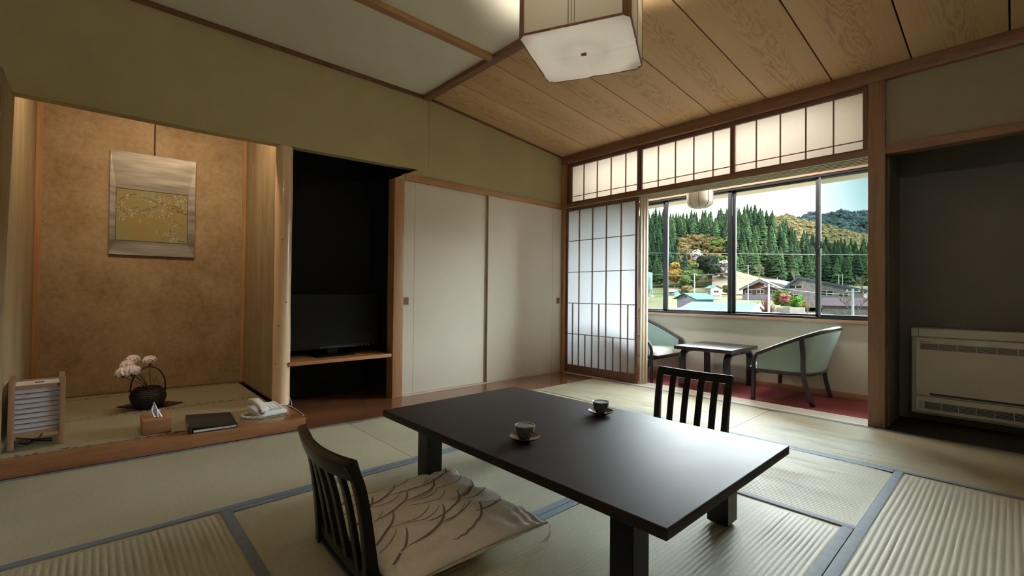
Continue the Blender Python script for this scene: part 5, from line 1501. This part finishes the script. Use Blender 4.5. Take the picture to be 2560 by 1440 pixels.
MB().prism([(A1.y - 8, -.6), (A1.y - 8, .35), (A1.y, A1.z - .2), (A1.y + 6, .8), (A1.y + 6, -.6)], 'x', A0.x + .5, A1.x + .4).build('wall', 'wall_white', gr)
MB().prism([(A1.y - 9, A1.z - 3.35), (A1.y, A1.z - .05), (A1.y + 7, A1.z - 3.0), (A1.y + 7, A1.z - 3.5), (A1.y, A1.z - .7), (A1.y - 9, A1.z - 4.0)], 'x', A1.x + .5, A1.x + .75).build('barge_board', 'wall_white', gr)
lr = empty('lean_to', 'low pale lean-to roof at the left of the nearest green roof', 'house', (-48.2, 91, -4.1))
MB().add([(-2.6, -3, 1.0), (2.2, -3, 1.2), (2.6, 3, 2.5), (-.4, 3, 2.0), (-2.6, -3, .8), (2.2, -3, 1.0), (2.6, 3, 2.3), (-.4, 3, 1.8)], BF).build('roof_slope', 'roof_white', lr)
MB().box(-1.8, 2.2, -2, 2.8, -.6, 1.3).build('wall', 'wall_bluegrey', lr)
# tank
tk = empty('storage_tank', 'tall pale teal cylindrical tank at the left edge of the village', 'tank', (-110.1, 185, .2))
MB().lathe([(.3, 1.2), (1.45, 3.2), (1.5, 3.3), (1.5, 10.4), (1.3, 10.9), (.3, 11.2)], n=24).build('tank_shell', 'tank_teal', tk, smooth=True)
for z in (4.6, 6.4, 8.2): MB().lathe([(1.5, z), (1.53, z + .03), (1.53, z + .09), (1.5, z + .12)], n=24).build('hoop', 'roof_teal', tk)
for a in range(4): MB().tube([(1.35 * cos(a * pi / 2 + .6), 1.35 * sin(a * pi / 2 + .6), -.5), (1.40 * cos(a * pi / 2 + .6), 1.40 * sin(a * pi / 2 + .6), 3.4)], .10, 6).build('support_leg', 'pole_grey', tk)
MB().tube([(1.6, -.2, .5), (1.6, -.2, 10.9)], .05, 5).build('ladder_rail', 'pole_white', tk)
tag(MB().box(-106.9, -104.0, 177, 179, -1.4, .8).build('white_hut', 'wall_white', bevel=.05), 'small white block hut at the foot of the teal tank', 'hut')
def pole(a, b_, r, mat, label, arms=0):
    A, B = Vector(EXT[a]), Vector(EXT[b_]); o = empty('utility_pole', label, 'pole', A); h = B.z - A.z
    MB().tube([(0, 0, -1), (0, 0, h)], [r, r * .75], 8).build('shaft', mat, o, smooth=True)
    for k in range(arms):
        z = h - .35 - .9 * k; MB().box(-.8, .8, -.05, .05, z - .05, z + .05).build('crossarm', mat, o)
        for s in (-.65, 0, .65): MB().lathe([(.02, 0), (.07, .04), (.07, .14), (.02, .2)], (s, 0, z + .05), 8).build('insulator', 'pole_white', o)
    return o
pole('pole1', 'p1t', .17, 'pole_white', 'tall pale utility pole left of the long brown house', 1)
pole('pole2', 'p2t', .20, 'pole_white', 'nearest white pole standing in the bare red bush', 1)
pole('pole3', 'p3t', .13, 'pole_grey', 'grey pole rising in front of the long house roof', 0)
pole('pole4', 'p4t', .17, 'pole_white', 'pale pole left of the two-storey white house', 1)
pole('pole5', 'p5t', .13, 'pole_grey', 'short leaning grey pole in front of the long brown house', 0)
pole('pole6', 'p6t', .14, 'pole_white', 'pole carrying a lamp behind the grey hall', 1)
pole('pole7', 'p7t', .13, 'pole_white', 'plain white pole behind the grey hall roof', 0)
pole('pole8', 'p8t', .17, 'pole_white', 'pale blue-white pole in front of the purple-roofed building', 1)
pole('pole9', 'p9t', .13, 'pole_white', 'tall pole at the right edge of the view', 0)
pole('pole10', 'p10t', .14, 'pole_white', 'thin white pole beside the teal tank', 0)
pole('pole11', 'p11t', .10, 'pole_white', 'short white pole beyond the right end of the grey hall', 1)
def wire(a, b_, sag, r, label, mat='pole_white'):
    A, B = Vector(a), Vector(b_); pts = [A.lerp(B, k / 24) - Vector((0, 0, sag * 4 * (k / 24) * (1 - k / 24))) for k in range(25)]
    return tag(MB().tube(pts, r, 4, cap=False).build('power_line', mat), label, 'cable')
wire(EXT['wire0'], EXT['wire1'], .05, .022, 'bright power line running straight across the whole window view')
wire((EXT['p4t'][0], 150, 8.0), (EXT['p1t'][0], 150, 9.6), .6, .035, 'sagging power line between the two pale left poles')
wire((EXT['p10t'][0], 160, 9.4), (EXT['p4t'][0], 150, 8.2), .6, .035, 'power line from the tank pole to the next pole')
wire((EXT['p1t'][0], 150, 3.0), (EXT['p2t'][0], 80, 2.6), .3, .035, 'low power line from the long house to the nearest white pole')
wire((EXT['p2t'][0], 80, 2.6), (EXT['p8t'][0], 70, 1.2), .3, .03, 'low power line crossing in front of the grey hall')
bn_ = empty('banner', 'tall blue banner with white lettering blocks on a pole', 'banner', (-41.8, 150, 1.0))
box_obj('banner_cloth', 'banner_blue', (-.45, .45, -.03, .03, .3, 4.0), bn_); 
for k in range(4): box_obj('banner_print', 'wall_white', (-.2, .2, -.05, -.03, .8 + k * .75, 1.25 + k * .75), bn_)
MB().tube([(-.55, 0, -1.5), (-.55, 0, 4.4)], .06, 6).build('banner_pole', 'pole_white', bn_)
tag(MB().box(-44.4, -40.4, 154.8, 155.1, -.6, 1.9).build('garden_fence', 'wall_white', bevel=.03), 'white garden wall beside the long brown house', 'fence')
tag(MB().box(-44.4, -40.4, 154.7, 155.0, 2.2, 2.5).build('orange_rail', 'fence_orange', bevel=.03), 'orange rail above the white garden wall', 'rail')
tag(MB().box(-33.2, -30.4, 111.8, 112.2, -4, -1.75).build('stone_wall', 'wall_weathered', bevel=.04), 'dark weathered retaining wall left of the white block wall', 'wall')
tag(MB().box(-29.9, -27.0, 109.8, 110.1, -4, -1.55).build('block_wall', 'wall_white', bevel=.04), 'pale concrete block wall behind the nearest white pole', 'wall')
